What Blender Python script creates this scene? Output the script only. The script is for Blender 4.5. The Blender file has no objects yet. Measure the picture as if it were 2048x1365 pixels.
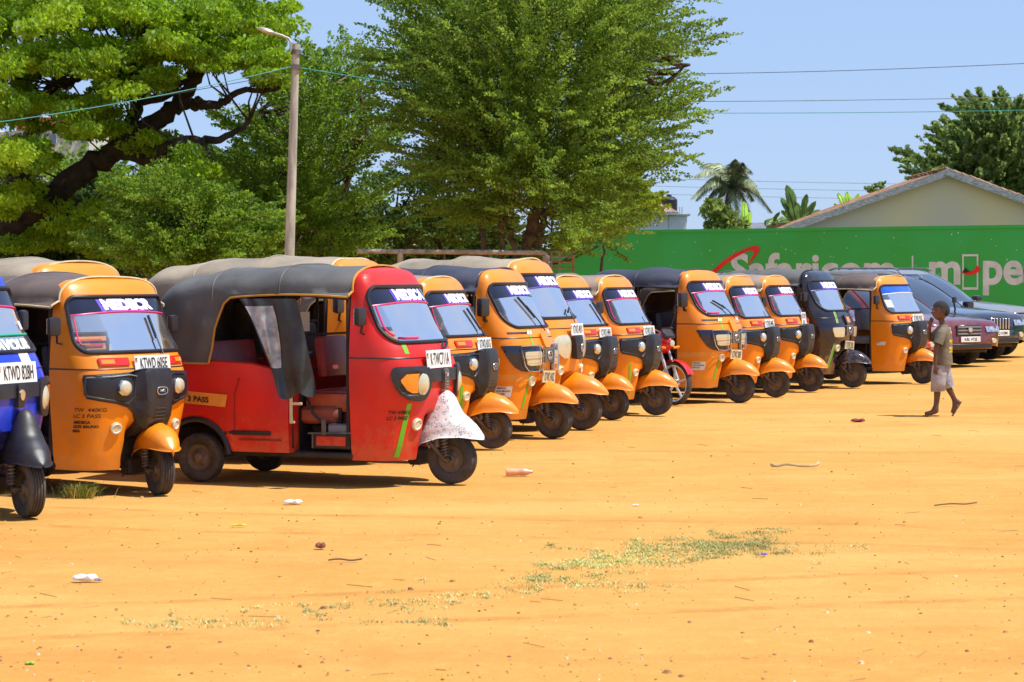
import bpy, bmesh, math, random
import numpy as np
from mathutils import Vector, Matrix
R = math.radians
rng = np.random.default_rng(7)
random.seed(7)
scn = bpy.context.scene
COL = scn.collection
# ---------------------------------------------------------------- camera, sky, sun, exposure
CAM_H = 1.7; FPX = 4700.0; HOR = 548.0
PITCH = math.atan((682.5 - HOR) / FPX)
cam = bpy.data.cameras.new('camera'); camo = bpy.data.objects.new('camera', cam); COL.objects.link(camo)
camo.location = (0, 0, CAM_H); camo.rotation_euler = (R(90) - PITCH, 0, 0)
cam.sensor_width = 36; cam.lens = FPX / 2048 * 36; cam.clip_end = 3000; cam.clip_start = .1
cam.dof.use_dof = True; cam.dof.focus_distance = 25.0; cam.dof.aperture_fstop = 8.0
scn.camera = camo
SUN_EL, SUN_AZ = 63.0, -14.0        # azimuth: direction TO the sun in the ground plane, degrees from +X
w = bpy.data.worlds.new('World'); scn.world = w; w.use_nodes = True
nt = w.node_tree; nt.nodes.clear()
sky = nt.nodes.new('ShaderNodeTexSky'); sky.sky_type = 'NISHITA'; sky.sun_disc = False
sky.sun_elevation = R(SUN_EL); sky.sun_rotation = R(90 - SUN_AZ); sky.air_density = 1.0; sky.dust_density = .15; sky.ozone_density = 5.0
bg = nt.nodes.new('ShaderNodeBackground'); bg.inputs[1].default_value = .105
wo = nt.nodes.new('ShaderNodeOutputWorld'); tint = nt.nodes.new('ShaderNodeMix'); tint.data_type = 'RGBA'; tint.blend_type = 'MULTIPLY'; tint.inputs[0].default_value = 1; tint.inputs[7].default_value = (.80, .86, 1.0, 1); nt.links.new(sky.outputs[0], tint.inputs[6]); wash = nt.nodes.new('ShaderNodeMix'); wash.data_type = 'RGBA'; wash.inputs[0].default_value = .68; wash.inputs[7].default_value = (3.25, 4.45, 6.9, 1); nt.links.new(tint.outputs[2], wash.inputs[6]); nt.links.new(wash.outputs[2], bg.inputs[0]); nt.links.new(bg.outputs[0], wo.inputs[0])
sl = bpy.data.lights.new('sun', 'SUN'); sl.energy = 4.6; sl.angle = R(.53); sl.color = (1, .97, .91)
so = bpy.data.objects.new('sun', sl); COL.objects.link(so)
sd = Vector((math.cos(R(SUN_EL)) * math.cos(R(SUN_AZ)), math.cos(R(SUN_EL)) * math.sin(R(SUN_AZ)), math.sin(R(SUN_EL))))
so.rotation_euler = sd.to_track_quat('Z', 'Y').to_euler(); so.location = (20, 0, 40)
scn.view_settings.view_transform = 'Standard'; scn.view_settings.look = 'None'
scn.view_settings.exposure = .43; scn.view_settings.gamma = 1
scn.cycles.max_bounces = 8; scn.cycles.transparent_max_bounces = 24
try: scn.cycles.use_denoising = True
except Exception: pass

def ray(px, py):
    x = (px - 1024) / FPX; y = (682.5 - py) / FPX
    c, s = math.cos(PITCH), math.sin(PITCH)
    return Vector((x, c + y * s, -s + y * c))
def gnd(px, py, z=0.0):
    d = ray(px, py); t = (z - CAM_H) / d.z
    return Vector((0, 0, CAM_H)) + d * t
def at(px, py, Y):
    d = ray(px, py); return Vector((0, 0, CAM_H)) + d * (Y / d.y)

# ---------------------------------------------------------------- materials
MATS = {}
def newmat(name):
    m = bpy.data.materials.new(name); m.use_nodes = True; n = m.node_tree; n.nodes.clear()
    o = n.nodes.new('ShaderNodeOutputMaterial'); return m, n, o
def pbr(name, col, rough=.5, metal=0., coat=0., var=.12, scale=6., bump=0., bscale=60., dirt=0., dcol=(.42, .22, .09), spec=.5, col2=None, detail=4, stretch=None, splash=0.):
    if name in MATS: return MATS[name]
    m, n, o = newmat(name); N = n.nodes.new; L = n.links.new
    b = N('ShaderNodeBsdfPrincipled'); L(b.outputs[0], o.inputs[0])
    b.inputs['Roughness'].default_value = rough; b.inputs['Metallic'].default_value = metal
    b.inputs['Coat Weight'].default_value = coat; b.inputs['Coat Roughness'].default_value = .08
    b.inputs['Specular IOR Level'].default_value = spec
    tc = N('ShaderNodeTexCoord'); src = tc.outputs['Object']
    if stretch:
        mp = N('ShaderNodeMapping'); mp.inputs['Scale'].default_value = stretch; L(src, mp.inputs[0]); src = mp.outputs[0]
    t = N('ShaderNodeTexNoise'); t.inputs['Scale'].default_value = scale; t.inputs['Detail'].default_value = detail; L(src, t.inputs['Vector'])
    mx = N('ShaderNodeMix'); mx.data_type = 'RGBA'
    c2 = col2 if col2 else tuple(c * (1 - var * 2) for c in col)
    mx.inputs[6].default_value = (*c2, 1); mx.inputs[7].default_value = (*(tuple(min(1, c * (1 + var)) for c in col) if not col2 else col), 1)
    rmp = N('ShaderNodeMapRange'); rmp.inputs[1].default_value = .33; rmp.inputs[2].default_value = .67; L(t.outputs[0], rmp.inputs[0])
    L(rmp.outputs[0], mx.inputs[0]); out = mx.outputs[2]
    if dirt > 0:
        t2 = N('ShaderNodeTexNoise'); t2.inputs['Scale'].default_value = 3.3; t2.inputs['Detail'].default_value = 9; t2.inputs['Roughness'].default_value = .7
        oi = N('ShaderNodeObjectInfo'); va = N('ShaderNodeVectorMath'); va.operation = 'ADD'; L(tc.outputs['Object'], va.inputs[0]); L(oi.outputs['Location'], va.inputs[1]); L(va.outputs[0], t2.inputs['Vector'])
        r2 = N('ShaderNodeMapRange'); r2.inputs[1].default_value = .42; r2.inputs[2].default_value = .75; r2.inputs[4].default_value = dirt; L(t2.outputs[0], r2.inputs[0])
        m2 = N('ShaderNodeMix'); m2.data_type = 'RGBA'; L(r2.outputs[0], m2.inputs[0]); L(out, m2.inputs[6]); m2.inputs[7].default_value = (*dcol, 1); out = m2.outputs[2]
        if splash > 0:
            t5 = N('ShaderNodeTexNoise'); t5.inputs['Scale'].default_value = 9; t5.inputs['Detail'].default_value = 8; t5.inputs['Roughness'].default_value = .75; L(va.outputs[0], t5.inputs['Vector'])
            sx = N('ShaderNodeSeparateXYZ'); L(tc.outputs['Object'], sx.inputs[0]); hz = N('ShaderNodeMapRange'); hz.inputs[1].default_value = .2; hz.inputs[2].default_value = .75; hz.inputs[3].default_value = .24; hz.inputs[4].default_value = -.12; L(sx.outputs[2], hz.inputs[0])
            sm_ = N('ShaderNodeMath'); L(t5.outputs[0], sm_.inputs[0]); L(hz.outputs[0], sm_.inputs[1]); r5 = N('ShaderNodeMapRange'); r5.inputs[1].default_value = .56; r5.inputs[2].default_value = .72; r5.inputs[4].default_value = splash; L(sm_.outputs[0], r5.inputs[0])
            m5 = N('ShaderNodeMix'); m5.data_type = 'RGBA'; L(r5.outputs[0], m5.inputs[0]); L(out, m5.inputs[6]); m5.inputs[7].default_value = (.42, .22, .09, 1); out = m5.outputs[2]
        r3 = N('ShaderNodeMapRange'); r3.inputs[3].default_value = rough; r3.inputs[4].default_value = min(1, rough + .5); L(r2.outputs[0], r3.inputs[0]); L(r3.outputs[0], b.inputs['Roughness'])
    L(out, b.inputs['Base Color'])
    if bump > 0:
        t3 = N('ShaderNodeTexNoise'); t3.inputs['Scale'].default_value = bscale; t3.inputs['Detail'].default_value = 5; L(src, t3.inputs['Vector'])
        bp = N('ShaderNodeBump'); bp.inputs['Strength'].default_value = bump; bp.inputs['Distance'].default_value = .02
        L(t3.outputs[0], bp.inputs['Height']); L(bp.outputs[0], b.inputs['Normal'])
    MATS[name] = m; return m
def glass(name, tint=(.75, .85, .9), refl=.22, rough=.02):
    if name in MATS: return MATS[name]
    m, n, o = newmat(name); N = n.nodes.new; L = n.links.new
    tr = N('ShaderNodeBsdfTransparent'); tr.inputs[0].default_value = (*tint, 1)
    gl = N('ShaderNodeBsdfGlossy'); gl.inputs[0].default_value = (1, 1, 1, 1); gl.inputs[1].default_value = rough
    fr = N('ShaderNodeFresnel'); fr.inputs[0].default_value = 1.5
    ad = N('ShaderNodeMath'); ad.operation = 'ADD'; ad.inputs[1].default_value = refl; ad.use_clamp = True; L(fr.outputs[0], ad.inputs[0])
    mx = N('ShaderNodeMixShader'); L(ad.outputs[0], mx.inputs[0]); L(tr.outputs[0], mx.inputs[1]); L(gl.outputs[0], mx.inputs[2])
    df = N('ShaderNodeBsdfDiffuse'); df.inputs[0].default_value = (.38, .33, .26, 1); tc = N('ShaderNodeTexCoord'); oi = N('ShaderNodeObjectInfo'); va = N('ShaderNodeVectorMath'); va.operation = 'ADD'; L(tc.outputs['Object'], va.inputs[0]); L(oi.outputs['Location'], va.inputs[1])
    t = N('ShaderNodeTexNoise'); t.inputs['Scale'].default_value = 2.6; t.inputs['Detail'].default_value = 7; t.inputs['Roughness'].default_value = .65; L(va.outputs[0], t.inputs['Vector'])
    r2 = N('ShaderNodeMapRange'); r2.inputs[1].default_value = .42; r2.inputs[2].default_value = .72; r2.inputs[3].default_value = .03; r2.inputs[4].default_value = .26; L(t.outputs[0], r2.inputs[0])
    m2 = N('ShaderNodeMixShader'); L(r2.outputs[0], m2.inputs[0]); L(mx.outputs[0], m2.inputs[1]); L(df.outputs[0], m2.inputs[2]); L(m2.outputs[0], o.inputs[0])
    MATS[name] = m; return m
def leafmat(name, c1, c2, trans=.35):
    if name in MATS: return MATS[name]
    m, n, o = newmat(name); N = n.nodes.new; L = n.links.new
    at_ = N('ShaderNodeAttribute'); at_.attribute_name = 'tone'
    mx = N('ShaderNodeMix'); mx.data_type = 'RGBA'; mx.inputs[6].default_value = (*c1, 1); mx.inputs[7].default_value = (*c2, 1); L(at_.outputs['Fac'], mx.inputs[0])
    d = N('ShaderNodeBsdfPrincipled'); d.inputs['Roughness'].default_value = .55; d.inputs['Specular IOR Level'].default_value = .35; L(mx.outputs[2], d.inputs['Base Color'])
    t = N('ShaderNodeBsdfTranslucent'); hs = N('ShaderNodeHueSaturation'); hs.inputs['Value'].default_value = 1.6; hs.inputs['Hue'].default_value = .485; L(mx.outputs[2], hs.inputs['Color']); L(hs.outputs[0], t.inputs[0])
    ms = N('ShaderNodeMixShader'); ms.inputs[0].default_value = trans; L(d.outputs[0], ms.inputs[1]); L(t.outputs[0], ms.inputs[2]); L(ms.outputs[0], o.inputs[0])
    MATS[name] = m; return m

ORANGE = pbr('orange_paint', (.86, .255, .002), .36, coat=.22, var=.05, scale=3, dirt=.18, splash=.35, dcol=(.5, .2, .05))
RED = pbr('red_paint', (.66, .018, .012), .42, coat=.15, var=.08, scale=3, dirt=.35, splash=.28, dcol=(.36, .07, .035), spec=.35)
BLUE = pbr('blue_paint', (.012, .045, .62), .3, coat=.4, var=.06, scale=3, dirt=.2, splash=.4, dcol=(.12, .12, .4))
BLACKP = pbr('black_paint', (.012, .011, .02), .2, coat=.6, var=.1, dirt=.25, splash=.5, dcol=(.15, .09, .05))
BLKPL = pbr('black_plastic', (.022, .021, .026), .4, var=.15, scale=8, dirt=.15, dcol=(.12, .09, .07), bump=.1, bscale=200)
RUB = pbr('rubber_seal', (.014, .014, .018), .42, var=.1)
TYRE = pbr('tyre_rubber', (.04, .037, .034), .75, var=.2, scale=14, dirt=.6, dcol=(.2, .155, .115), bump=.2, bscale=120)
STEEL = pbr('dull_steel', (.2, .18, .16), .5, metal=.7, var=.2, dirt=.5, dcol=(.22, .12, .06))
RIMM = pbr('dusty_rim', (.16, .13, .1), .6, metal=.3, var=.25, dirt=.6, dcol=(.28, .18, .1))
CHROME = pbr('chrome', (.78, .76, .74), .22, metal=1, var=.03)
UNDER = pbr('underbody_black', (.02, .017, .015), .8, var=.2, dirt=.5, dcol=(.12, .07, .04))
WHITE = pbr('white_vinyl', (.86, .86, .88), .4, var=.02)
PLATE = pbr('plate_white', (.78, .77, .72), .45, var=.04, dirt=.25, dcol=(.45, .3, .18))
PLATEY = pbr('plate_dusty', (.62, .52, .33), .5, var=.08, dirt=.4, dcol=(.45, .3, .12))
INK = pbr('black_ink', (.02, .018, .02), .5, var=.05)
PINK = pbr('pink_stripe', (.8, .03, .18), .4, var=.04)
LILAC = pbr('lilac_shadow', (.12, .06, .5), .4, var=.04)
GREEN = pbr('lime_stripe', (.15, .48, .02), .45, var=.06, dirt=.2)
REDL = pbr('red_lens', (.62, .02, .01), .15, coat=.8, var=.06)
AMBER = pbr('amber_lens', (.85, .26, .02), .15, coat=.8, var=.06)
CREAM = pbr('cream_reflector', (.72, .6, .36), .35, coat=.3, var=.06)
LENS = pbr('headlamp_lens', (.66, .60, .42), .2, metal=.3, coat=.6, var=.03, scale=12)
VISOR = pbr('dark_visor_film', (.012, .014, .035), .12, var=.1, coat=.5)
BVISOR = pbr('blue_visor_film', (.02, .11, .55), .2, var=.1, coat=.5)
WGLASS = glass('windshield_glass', (.66, .74, .80), .075)
CLRPL = glass('clear_plastic', (.55, .55, .55), .08, .25)
YSTR = pbr('amber_band', (.85, .33, .04), .5, var=.08, dirt=.2)
SEATM = pbr('maroon_vinyl', (.38, .05, .045), .45, var=.12, scale=5, bump=.15, bscale=40)
SEATK = pbr('dark_vinyl', (.02, .022, .035), .5, var=.12, bump=.15, bscale=40)
SEATO = pbr('rust_vinyl', (.42, .08, .03), .5, var=.12, bump=.15, bscale=40)
GREYP = pbr('grey_panel', (.2, .2, .22), .5, var=.1)
PIPING = pbr('cream_piping', (.6, .5, .3), .6, var=.1)
OPIPING = pbr('ochre_piping', (.55, .27, .04), .6, var=.1)
def canvas(name, c): return pbr(name, c, .55, var=.16, scale=2.2, bump=.25, bscale=9, dirt=.4, dcol=tuple(min(1, x * 1.5 + .03) for x in c), spec=.4)
CBROWN = canvas('brown_canvas', (.11, .075, .06)); CGREY = canvas('grey_black_canvas', (.10, .094, .086)); CTAN = canvas('tan_canvas', (.29, .23, .16))
CNAVY = canvas('navy_canvas', (.035, .036, .055)); CBLACK = canvas('black_canvas', (.02, .02, .022)); CTAUPE = canvas('taupe_canvas', (.23, .17, .13))

# ---------------------------------------------------------------- mesh helpers
class MB:
    def __init__(s): s.v = []; s.f = []; s.m = []
    def add(s, v, f, mi=0):
        o = len(s.v); s.v += [tuple(p) for p in v]; s.f += [tuple(i + o for i in q) for q in f]; s.m += [mi] * len(f); return s
    def grid(s, P, mi=0, closeu=False):
        nu, nv = len(P), len(P[0]); v = [p for row in P for p in row]; f = []
        for i in range(nu if closeu else nu - 1):
            a = i * nv; b = ((i + 1) % nu) * nv
            for j in range(nv - 1): f.append((a + j, b + j, b + j + 1, a + j + 1))
        return s.add(v, f, mi)
    def box(s, c, sz, bev=0., rot=None, mi=0, seg=1):
        bm = bmesh.new(); bmesh.ops.create_cube(bm, size=1); bmesh.ops.scale(bm, vec=sz, verts=bm.verts)
        if bev > 0: bmesh.ops.bevel(bm, geom=list(bm.edges), offset=bev, segments=seg, affect='EDGES', profile=.6)
        M = Matrix.Translation(c) @ (rot.to_matrix().to_4x4() if rot is not None else Matrix.Identity(4))
        bm.verts.index_update(); v = [M @ x.co for x in bm.verts]; f = [[x.index for x in q.verts] for q in bm.faces]; bm.free()
        return s.add(v, f, mi)
    def tube(s, pts, r, seg=6, mi=0, cap=True):
        pts = [Vector(p) for p in pts]; n = len(pts); rr = r if hasattr(r, '__len__') else [r] * n
        rows = []; up = None
        for i, p in enumerate(pts):
            t = (pts[min(i + 1, n - 1)] - pts[max(i - 1, 0)])
            if t.length < 1e-9: t = Vector((0, 0, 1))
            t.normalize()
            if up is None: up = Vector((0, 0, 1)) if abs(t.z) < .9 else Vector((1, 0, 0))
            u = t.cross(up)
            if u.length < 1e-6: u = t.orthogonal()
            u.normalize(); v = u.cross(t).normalized(); up = v
            rows.append([p + (u * math.cos(a) + v * math.sin(a)) * rr[i] for a in [2 * math.pi * k / seg for k in range(seg + 1)]])
        o = len(s.v); s.grid(rows, mi)
        if cap:
            s.f.append(tuple(o + k for k in range(seg))); s.m.append(mi)
            b = o + (n - 1) * (seg + 1); s.f.append(tuple(b + k for k in reversed(range(seg)))); s.m.append(mi)
        return s
    def lathe(s, prof, M=None, seg=24, mi=0):   # prof (radius, height) about local y axis
        rows = []
        for k in range(seg + 1):
            a = 2 * math.pi * k / seg; rows.append([Vector((r * math.cos(a), h, r * math.sin(a))) for r, h in prof])
        if M: rows = [[M @ p for p in row] for row in rows]
        return s.grid(rows, mi)
    def disc(s, c, n, r, seg=16, mi=0):
        c = Vector(c); n = Vector(n).normalized(); u = n.orthogonal().normalized(); v = n.cross(u)
        return s.add([c + (u * math.cos(a) + v * math.sin(a)) * r for a in [2 * math.pi * k / seg for k in range(seg)]], [tuple(range(seg))], mi)
    def mesh(s, name, mats, smooth=True, weld=False, auto=40):
        me = bpy.data.meshes.new(name); me.from_pydata([tuple(p) for p in s.v], [], s.f)
        for m in (mats if isinstance(mats, (list, tuple)) else [mats]): me.materials.append(m)
        if any(s.m): me.polygons.foreach_set('material_index', s.m)
        bm = bmesh.new(); bm.from_mesh(me)
        bmesh.ops.remove_doubles(bm, verts=bm.verts, dist=1e-5)
        if weld: bmesh.ops.recalc_face_normals(bm, faces=bm.faces)
        if smooth:
            lim = R(auto)
            for f in bm.faces: f.smooth = True
            for e in bm.edges:
                if len(e.link_faces) == 2 and e.calc_face_angle(0) > lim: e.smooth = False
        bm.to_mesh(me); bm.free(); me.update(); return me
    def build(s, name, mats, parent=None, **k):
        return link(name, s.mesh(name, mats, **k), parent)
def link(name, me, parent=None, mats=None):
    o = bpy.data.objects.new(name, me); COL.objects.link(o)
    if parent is not None: o.parent = parent
    if mats is not None:
        for i, m in enumerate(mats if isinstance(mats, (list, tuple)) else [mats]):
            o.material_slots[i].link = 'OBJECT'; o.material_slots[i].material = m
    return o
def tag(o, label=None, cat=None, group=None, kind=None):
    if label: o['label'] = label
    if cat: o['category'] = cat
    if group: o['group'] = group
    if kind: o['kind'] = kind
    return o
def empty(name, loc=(0, 0, 0), rz=0, **k):
    o = bpy.data.objects.new(name, None); COL.objects.link(o); o.location = loc; o.rotation_euler = (0, 0, rz); o.empty_display_size = .2
    return tag(o, **k)
CACHE = {}
def cached(key, fn):
    if key not in CACHE: CACHE[key] = fn()
    return CACHE[key]
TXT = {}
def text2d(s, size=1., bold=.0, xs=1., align='LEFT', shear=0.):
    k = (s, bold)
    if k not in TXT:
        c = bpy.data.curves.new('t', 'FONT'); c.body = s; c.size = 1; c.offset = bold; c.resolution_u = 5; c.space_line = .9
        o = bpy.data.objects.new('t', c); me = bpy.data.meshes.new_from_object(o)
        TXT[k] = ([(v.co.x, v.co.y) for v in me.vertices], [tuple(p.vertices) for p in me.polygons])
        bpy.data.objects.remove(o); bpy.data.curves.remove(c); bpy.data.meshes.remove(me)
    V, F = TXT[k]
    if not V: return [], []
    x0 = min(v[0] for v in V); x1 = max(v[0] for v in V); off = {'LEFT': x0, 'CENTER': (x0 + x1) / 2, 'RIGHT': x1}[align]
    return [((x - off + y * shear) * size * xs, y * size) for x, y in V], F

# ---------------------------------------------------------------- setting: ground
def ground_mat():
    m, n, o = newmat('dry_sandy_earth'); N = n.nodes.new; L = n.links.new
    b = N('ShaderNodeBsdfPrincipled'); b.inputs['Roughness'].default_value = .95; b.inputs['Specular IOR Level'].default_value = .1; L(b.outputs[0], o.inputs[0])
    tc = N('ShaderNodeTexCoord')
    def noise(sc, det, rough=.6, stretch=None):
        t = N('ShaderNodeTexNoise'); t.inputs['Scale'].default_value = sc; t.inputs['Detail'].default_value = det; t.inputs['Roughness'].default_value = rough
        s = tc.outputs['Object']
        if stretch: mp = N('ShaderNodeMapping'); mp.inputs['Scale'].default_value = stretch; L(s, mp.inputs[0]); s = mp.outputs[0]
        L(s, t.inputs['Vector']); return t.outputs[0]
    def mr(x, a, b_, c=0., d=1.):
        r = N('ShaderNodeMapRange'); r.inputs[1].default_value = a; r.inputs[2].default_value = b_; r.inputs[3].default_value = c; r.inputs[4].default_value = d; L(x, r.inputs[0]); return r.outputs[0]
    def mix(f, a, c):
        q = N('ShaderNodeMix'); q.data_type = 'RGBA'; L(f, q.inputs[0])
        for i, z in ((6, a), (7, c)):
            if isinstance(z, tuple): q.inputs[i].default_value = (*z, 1)
            else: L(z, q.inputs[i])
        return q.outputs[2]
    c = mix(mr(noise(.22, 5), .35, .65), (.53, .262, .060), (.60, .325, .092))
    c = mix(mr(noise(1.1, 8, .65, (1, .8, 1)), .48, .7, 0, .55), c, (.50, .21, .045))
    c = mix(mr(noise(6, 8, .7), .5, .75, 0, .4), c, (.72, .42, .13))
    c = mix(mr(noise(38, 4, .6), .6, .78, 0, .55), c, (.36, .15, .05))
    c = mix(mr(noise(80, 3, .6), .66, .8, 0, .5), c, (.8, .56, .26))
    c = mix(mr(noise(1.0, 7, .6, (.16, 1.5, 1)), .5, .72, 0, .45), c, (.47, .20, .05))
    c = mix(mr(noise(.5, 6, .6, (.2, 1.1, 1)), .52, .7, 0, .4), c, (.70, .40, .13))
    sp = N('ShaderNodeSeparateXYZ'); L(tc.outputs['Object'], sp.inputs[0])
    def mth(op, a, c_=None, d_=None):
        q = N('ShaderNodeMath'); q.operation = op
        for i, z in enumerate((a, c_, d_)):
            if z is None: continue
            if isinstance(z, (int, float)): q.inputs[i].default_value = z
            else: L(z, q.inputs[i])
        return q.outputs[0]
    trk = None; brk = mr(noise(3.0, 6, .7), .42, .6)
    for (y0, k, A, wv) in ((15.2, -.33, .35, .5), (16.35, -.33, .35, .5), (11.6, .12, .5, .35), (12.75, .12, .5, .35), (21.5, -.2, .6, .3), (22.6, -.2, .6, .3), (24.8, .28, .4, .4)):
        cy = mth('ADD', mth('MULTIPLY_ADD', sp.outputs[0], k, y0), mth('MULTIPLY', mth('SINE', mth('MULTIPLY', sp.outputs[0], wv)), A))
        m_ = mr(mth('ABSOLUTE', mth('SUBTRACT', sp.outputs[1], cy)), .05, .09, 1, 0); trk = m_ if trk is None else mth('MAXIMUM', trk, m_)
    c = mix(mth('MULTIPLY', mth('MULTIPLY', trk, brk), .6), c, (.42, .18, .04))
    L(c, b.inputs['Base Color'])
    h = N('ShaderNodeMath'); h.operation = 'ADD'; L(noise(9, 8, .7), h.inputs[0]); 
    h2 = N('ShaderNodeMath'); h2.operation = 'MULTIPLY'; h2.inputs[1].default_value = .35; L(noise(55, 5, .7), h2.inputs[0]); L(h2.outputs[0], h.inputs[1])
    bp = N('ShaderNodeBump'); bp.inputs['Strength'].default_value = .55; bp.inputs['Distance'].default_value = .035; L(h.outputs[0], bp.inputs['Height']); L(bp.outputs[0], b.inputs['Normal'])
    return m
GM = ground_mat()
def fbm(x, y):
    return (np.sin(x * 1.3 + 1.7 * np.sin(y * .7)) * np.cos(y * 1.1 + 1.3 * np.sin(x * .9)) * .5 + np.sin(x * 3.1 + y * 2.3) * .2 * np.cos(y * 2.9 - x * 1.7) + .12 * np.sin(x * 7.3 - y * 5.1) * np.sin(y * 8.7 + x * 3.3))
def make_ground():
    xs = np.concatenate([[-900, -300, -80], np.linspace(-30, 40, 180), [90, 300, 900]]); ys = np.concatenate([[-60, -10, 0, 3], np.linspace(5, 45, 200), np.linspace(46, 110, 30), [200, 600, 2500]])
    X, Y = np.meshgrid(xs, ys); Z = fbm(X, Y) * .012; Z[(np.abs(X) > 60) | (Y > 120) | (Y < 0)] = 0
    Z -= .008
    V = np.stack([X, Y, Z], -1).reshape(-1, 3); nx = len(xs); F = [(j * nx + i, j * nx + i + 1, (j + 1) * nx + i + 1, (j + 1) * nx + i) for j in range(len(ys) - 1) for i in range(nx - 1)]
    me = bpy.data.meshes.new('ground'); me.from_pydata(V.tolist(), [], F); me.materials.append(GM)
    for p in me.polygons: p.use_smooth = True
    tag(link('ground', me), 'orange sandy earth of the open yard in front of the vehicles', kind='structure')
make_ground()

# ---------------------------------------------------------------- green wall with painted mural
WA = Vector((at(1165, 462, 72.7).x, 72.7, 0)); WB = Vector((at(2048, 450, 63.8).x, 63.8, 0))
WD = (WB - WA).normalized(); WN = Vector((WD.y, -WD.x, 0))     # WN faces the camera
WALLH = 3.03
def wall_t(px, py):      # where the sight line meets the wall plane: (metres along the wall from WA, height)
    d = ray(px, py); o = Vector((0, 0, CAM_H)); t = (WA - o).dot(WN) / d.dot(WN); p = o + d * t
    return (p - WA).dot(WD), p.z
def wall_p(u, z, off=0): return WA + WD * u + WN * off + Vector((0, 0, z))
def make_wall():
    g = pbr('green_wall_paint', (.028, .45, .095), .6, var=.06, scale=.6, dirt=.35, dcol=(.07, .36, .11), col2=(.028, .40, .055))
    gd = pbr('green_wall_cap', (.012, .16, .03), .7, var=.1)
    wh = pbr('wall_white_lettering', (.60, .68, .70), .7, var=.08, scale=3); rd = pbr('wall_red_paint', (.75, .02, .02), .6, var=.08); bk = pbr('wall_black_paint', (.02, .02, .02), .7)
    root = empty('boundary_wall', WA, label='long green painted boundary wall with white and red mural behind the parked vehicles', cat='wall')
    def wp(u, z, off=0): return wall_p(u, z, off) - WA
    L0, L1 = -1.2, 40.0
    b = MB()
    pts = [wp(L0, 0, 0), wp(L1, 0, 0), wp(L1, WALLH - .09, 0), wp(L0, WALLH - .09, 0)]; back = [p - WN * .2 for p in pts]
    b.add(pts + back, [(0, 1, 2, 3), (7, 6, 5, 4), (0, 3, 7, 4), (1, 5, 6, 2), (3, 2, 6, 7)])
    b.build('wall_panel', g, root, smooth=False)
    b = MB(); pts = [wp(L0, WALLH - .09, .03), wp(L1, WALLH - .09, .03), wp(L1, WALLH, .03), wp(L0, WALLH, .03)]; back = [p - WN * .26 for p in pts]
    b.add(pts + back, [(0, 1, 2, 3), (7, 6, 5, 4), (0, 3, 7, 4), (1, 5, 6, 2), (3, 2, 6, 7), (0, 4, 5, 1)]); b.build('coping', g, root, smooth=False)
    def letters(txt, pxl, pxr, ytop_x, ybase, bold, mat, name):
        # x-height set from pixel rows
        u0, zb = wall_t(pxl, ybase); u1, _ = wall_t(pxr, ybase); _, zt = wall_t((pxl + pxr) / 2, ytop_x)
        V, F = text2d(txt, 1., bold); xw = max(v[0] for v in V)
        xh = max(v[1] for v in text2d('x', 1., bold)[0])
        sy = (zt - zb) / xh; sx = (u1 - u0) / xw
        bb = MB(); bb.add([wp(u0 + x * sx, zb + y * sy, .008) for x, y in V], F); return bb.build(name, mat, root, smooth=False)
    letters('Safaricom', 1462, 1790, 527, 569, .028, wh, 'lettering')
    letters('m', 1858, 1921, 524, 567, .03, wh, 'lettering')
    letters('pesa', 1966, 2118, 522, 567, .03, wh, 'lettering')
    def poly(pp, mat, name, off=.012):
        bb = MB(); n = len(pp) // 2; q = [wp(*wall_t(*p), off) for p in pp]
        bb.add(q, [(i, i + 1, 2 * n - 2 - i, 2 * n - 1 - i) for i in range(n - 1)]); return bb.build(name, mat, root, smooth=False)
    top = [(1405, 566), (1425, 541), (1447, 522), (1470, 507), (1492, 497), (1508, 492), (1520, 494), (1519, 503), (1509, 517), (1499, 529)]
    bot = [(1405, 575), (1428, 550), (1450, 531), (1472, 515), (1491, 505), (1502, 501), (1508, 503), (1507, 510), (1501, 520), (1496, 528)]
    poly(top + bot[::-1], rd, 'mural_swoosh', .016)
    poly([(1824, 512), (1827, 512), (1827, 560), (1824, 560)][:2] + [(1828, 560), (1824, 560)], wh, 'mural_bar')
    fr = MB()
    def rect(a, b_, c, d): q = [wp(*wall_t(a, b_), .012), wp(*wall_t(c, b_), .012), wp(*wall_t(c, d), .012), wp(*wall_t(a, d), .012)]; fr.add(q, [(3, 2, 1, 0)])
    rect(1925, 509, 1957, 513); rect(1925, 575, 1957, 580); rect(1925, 513, 1928, 575); rect(1954, 513, 1957, 575)
    fr.build('mural_phone_outline', wh, root, smooth=False)
    poly([(1922, 545), (1936, 546), (1950, 539), (1953, 531), (1961, 537)] + [(1961, 541), (1955, 546), (1946, 550), (1936, 551), (1922, 546)], rd, 'mural_lip', .018)
    poly([(1926, 543), (1932, 536), (1937, 542)] + [(1942, 544), (1932, 546), (1926, 545)], bk, 'mural_mark', .02)
    # flaked paint specks
    sp = MB()
    for k in range(60):
        u, z = rng.uniform(.5, 15), rng.uniform(1.6, 2.9); r = rng.uniform(.008, .028)
        sp.add([wp(u + r * math.cos(a) * rng.uniform(.4, 1.2), z + r * math.sin(a) * rng.uniform(.4, 1.2), .006) for a in np.linspace(0, 5.2, 6)], [(0, 1, 2, 3, 4, 5)])
    o = sp.build('paint_chip', wh, root, smooth=False); o['kind'] = 'stuff'
make_wall()
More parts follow.
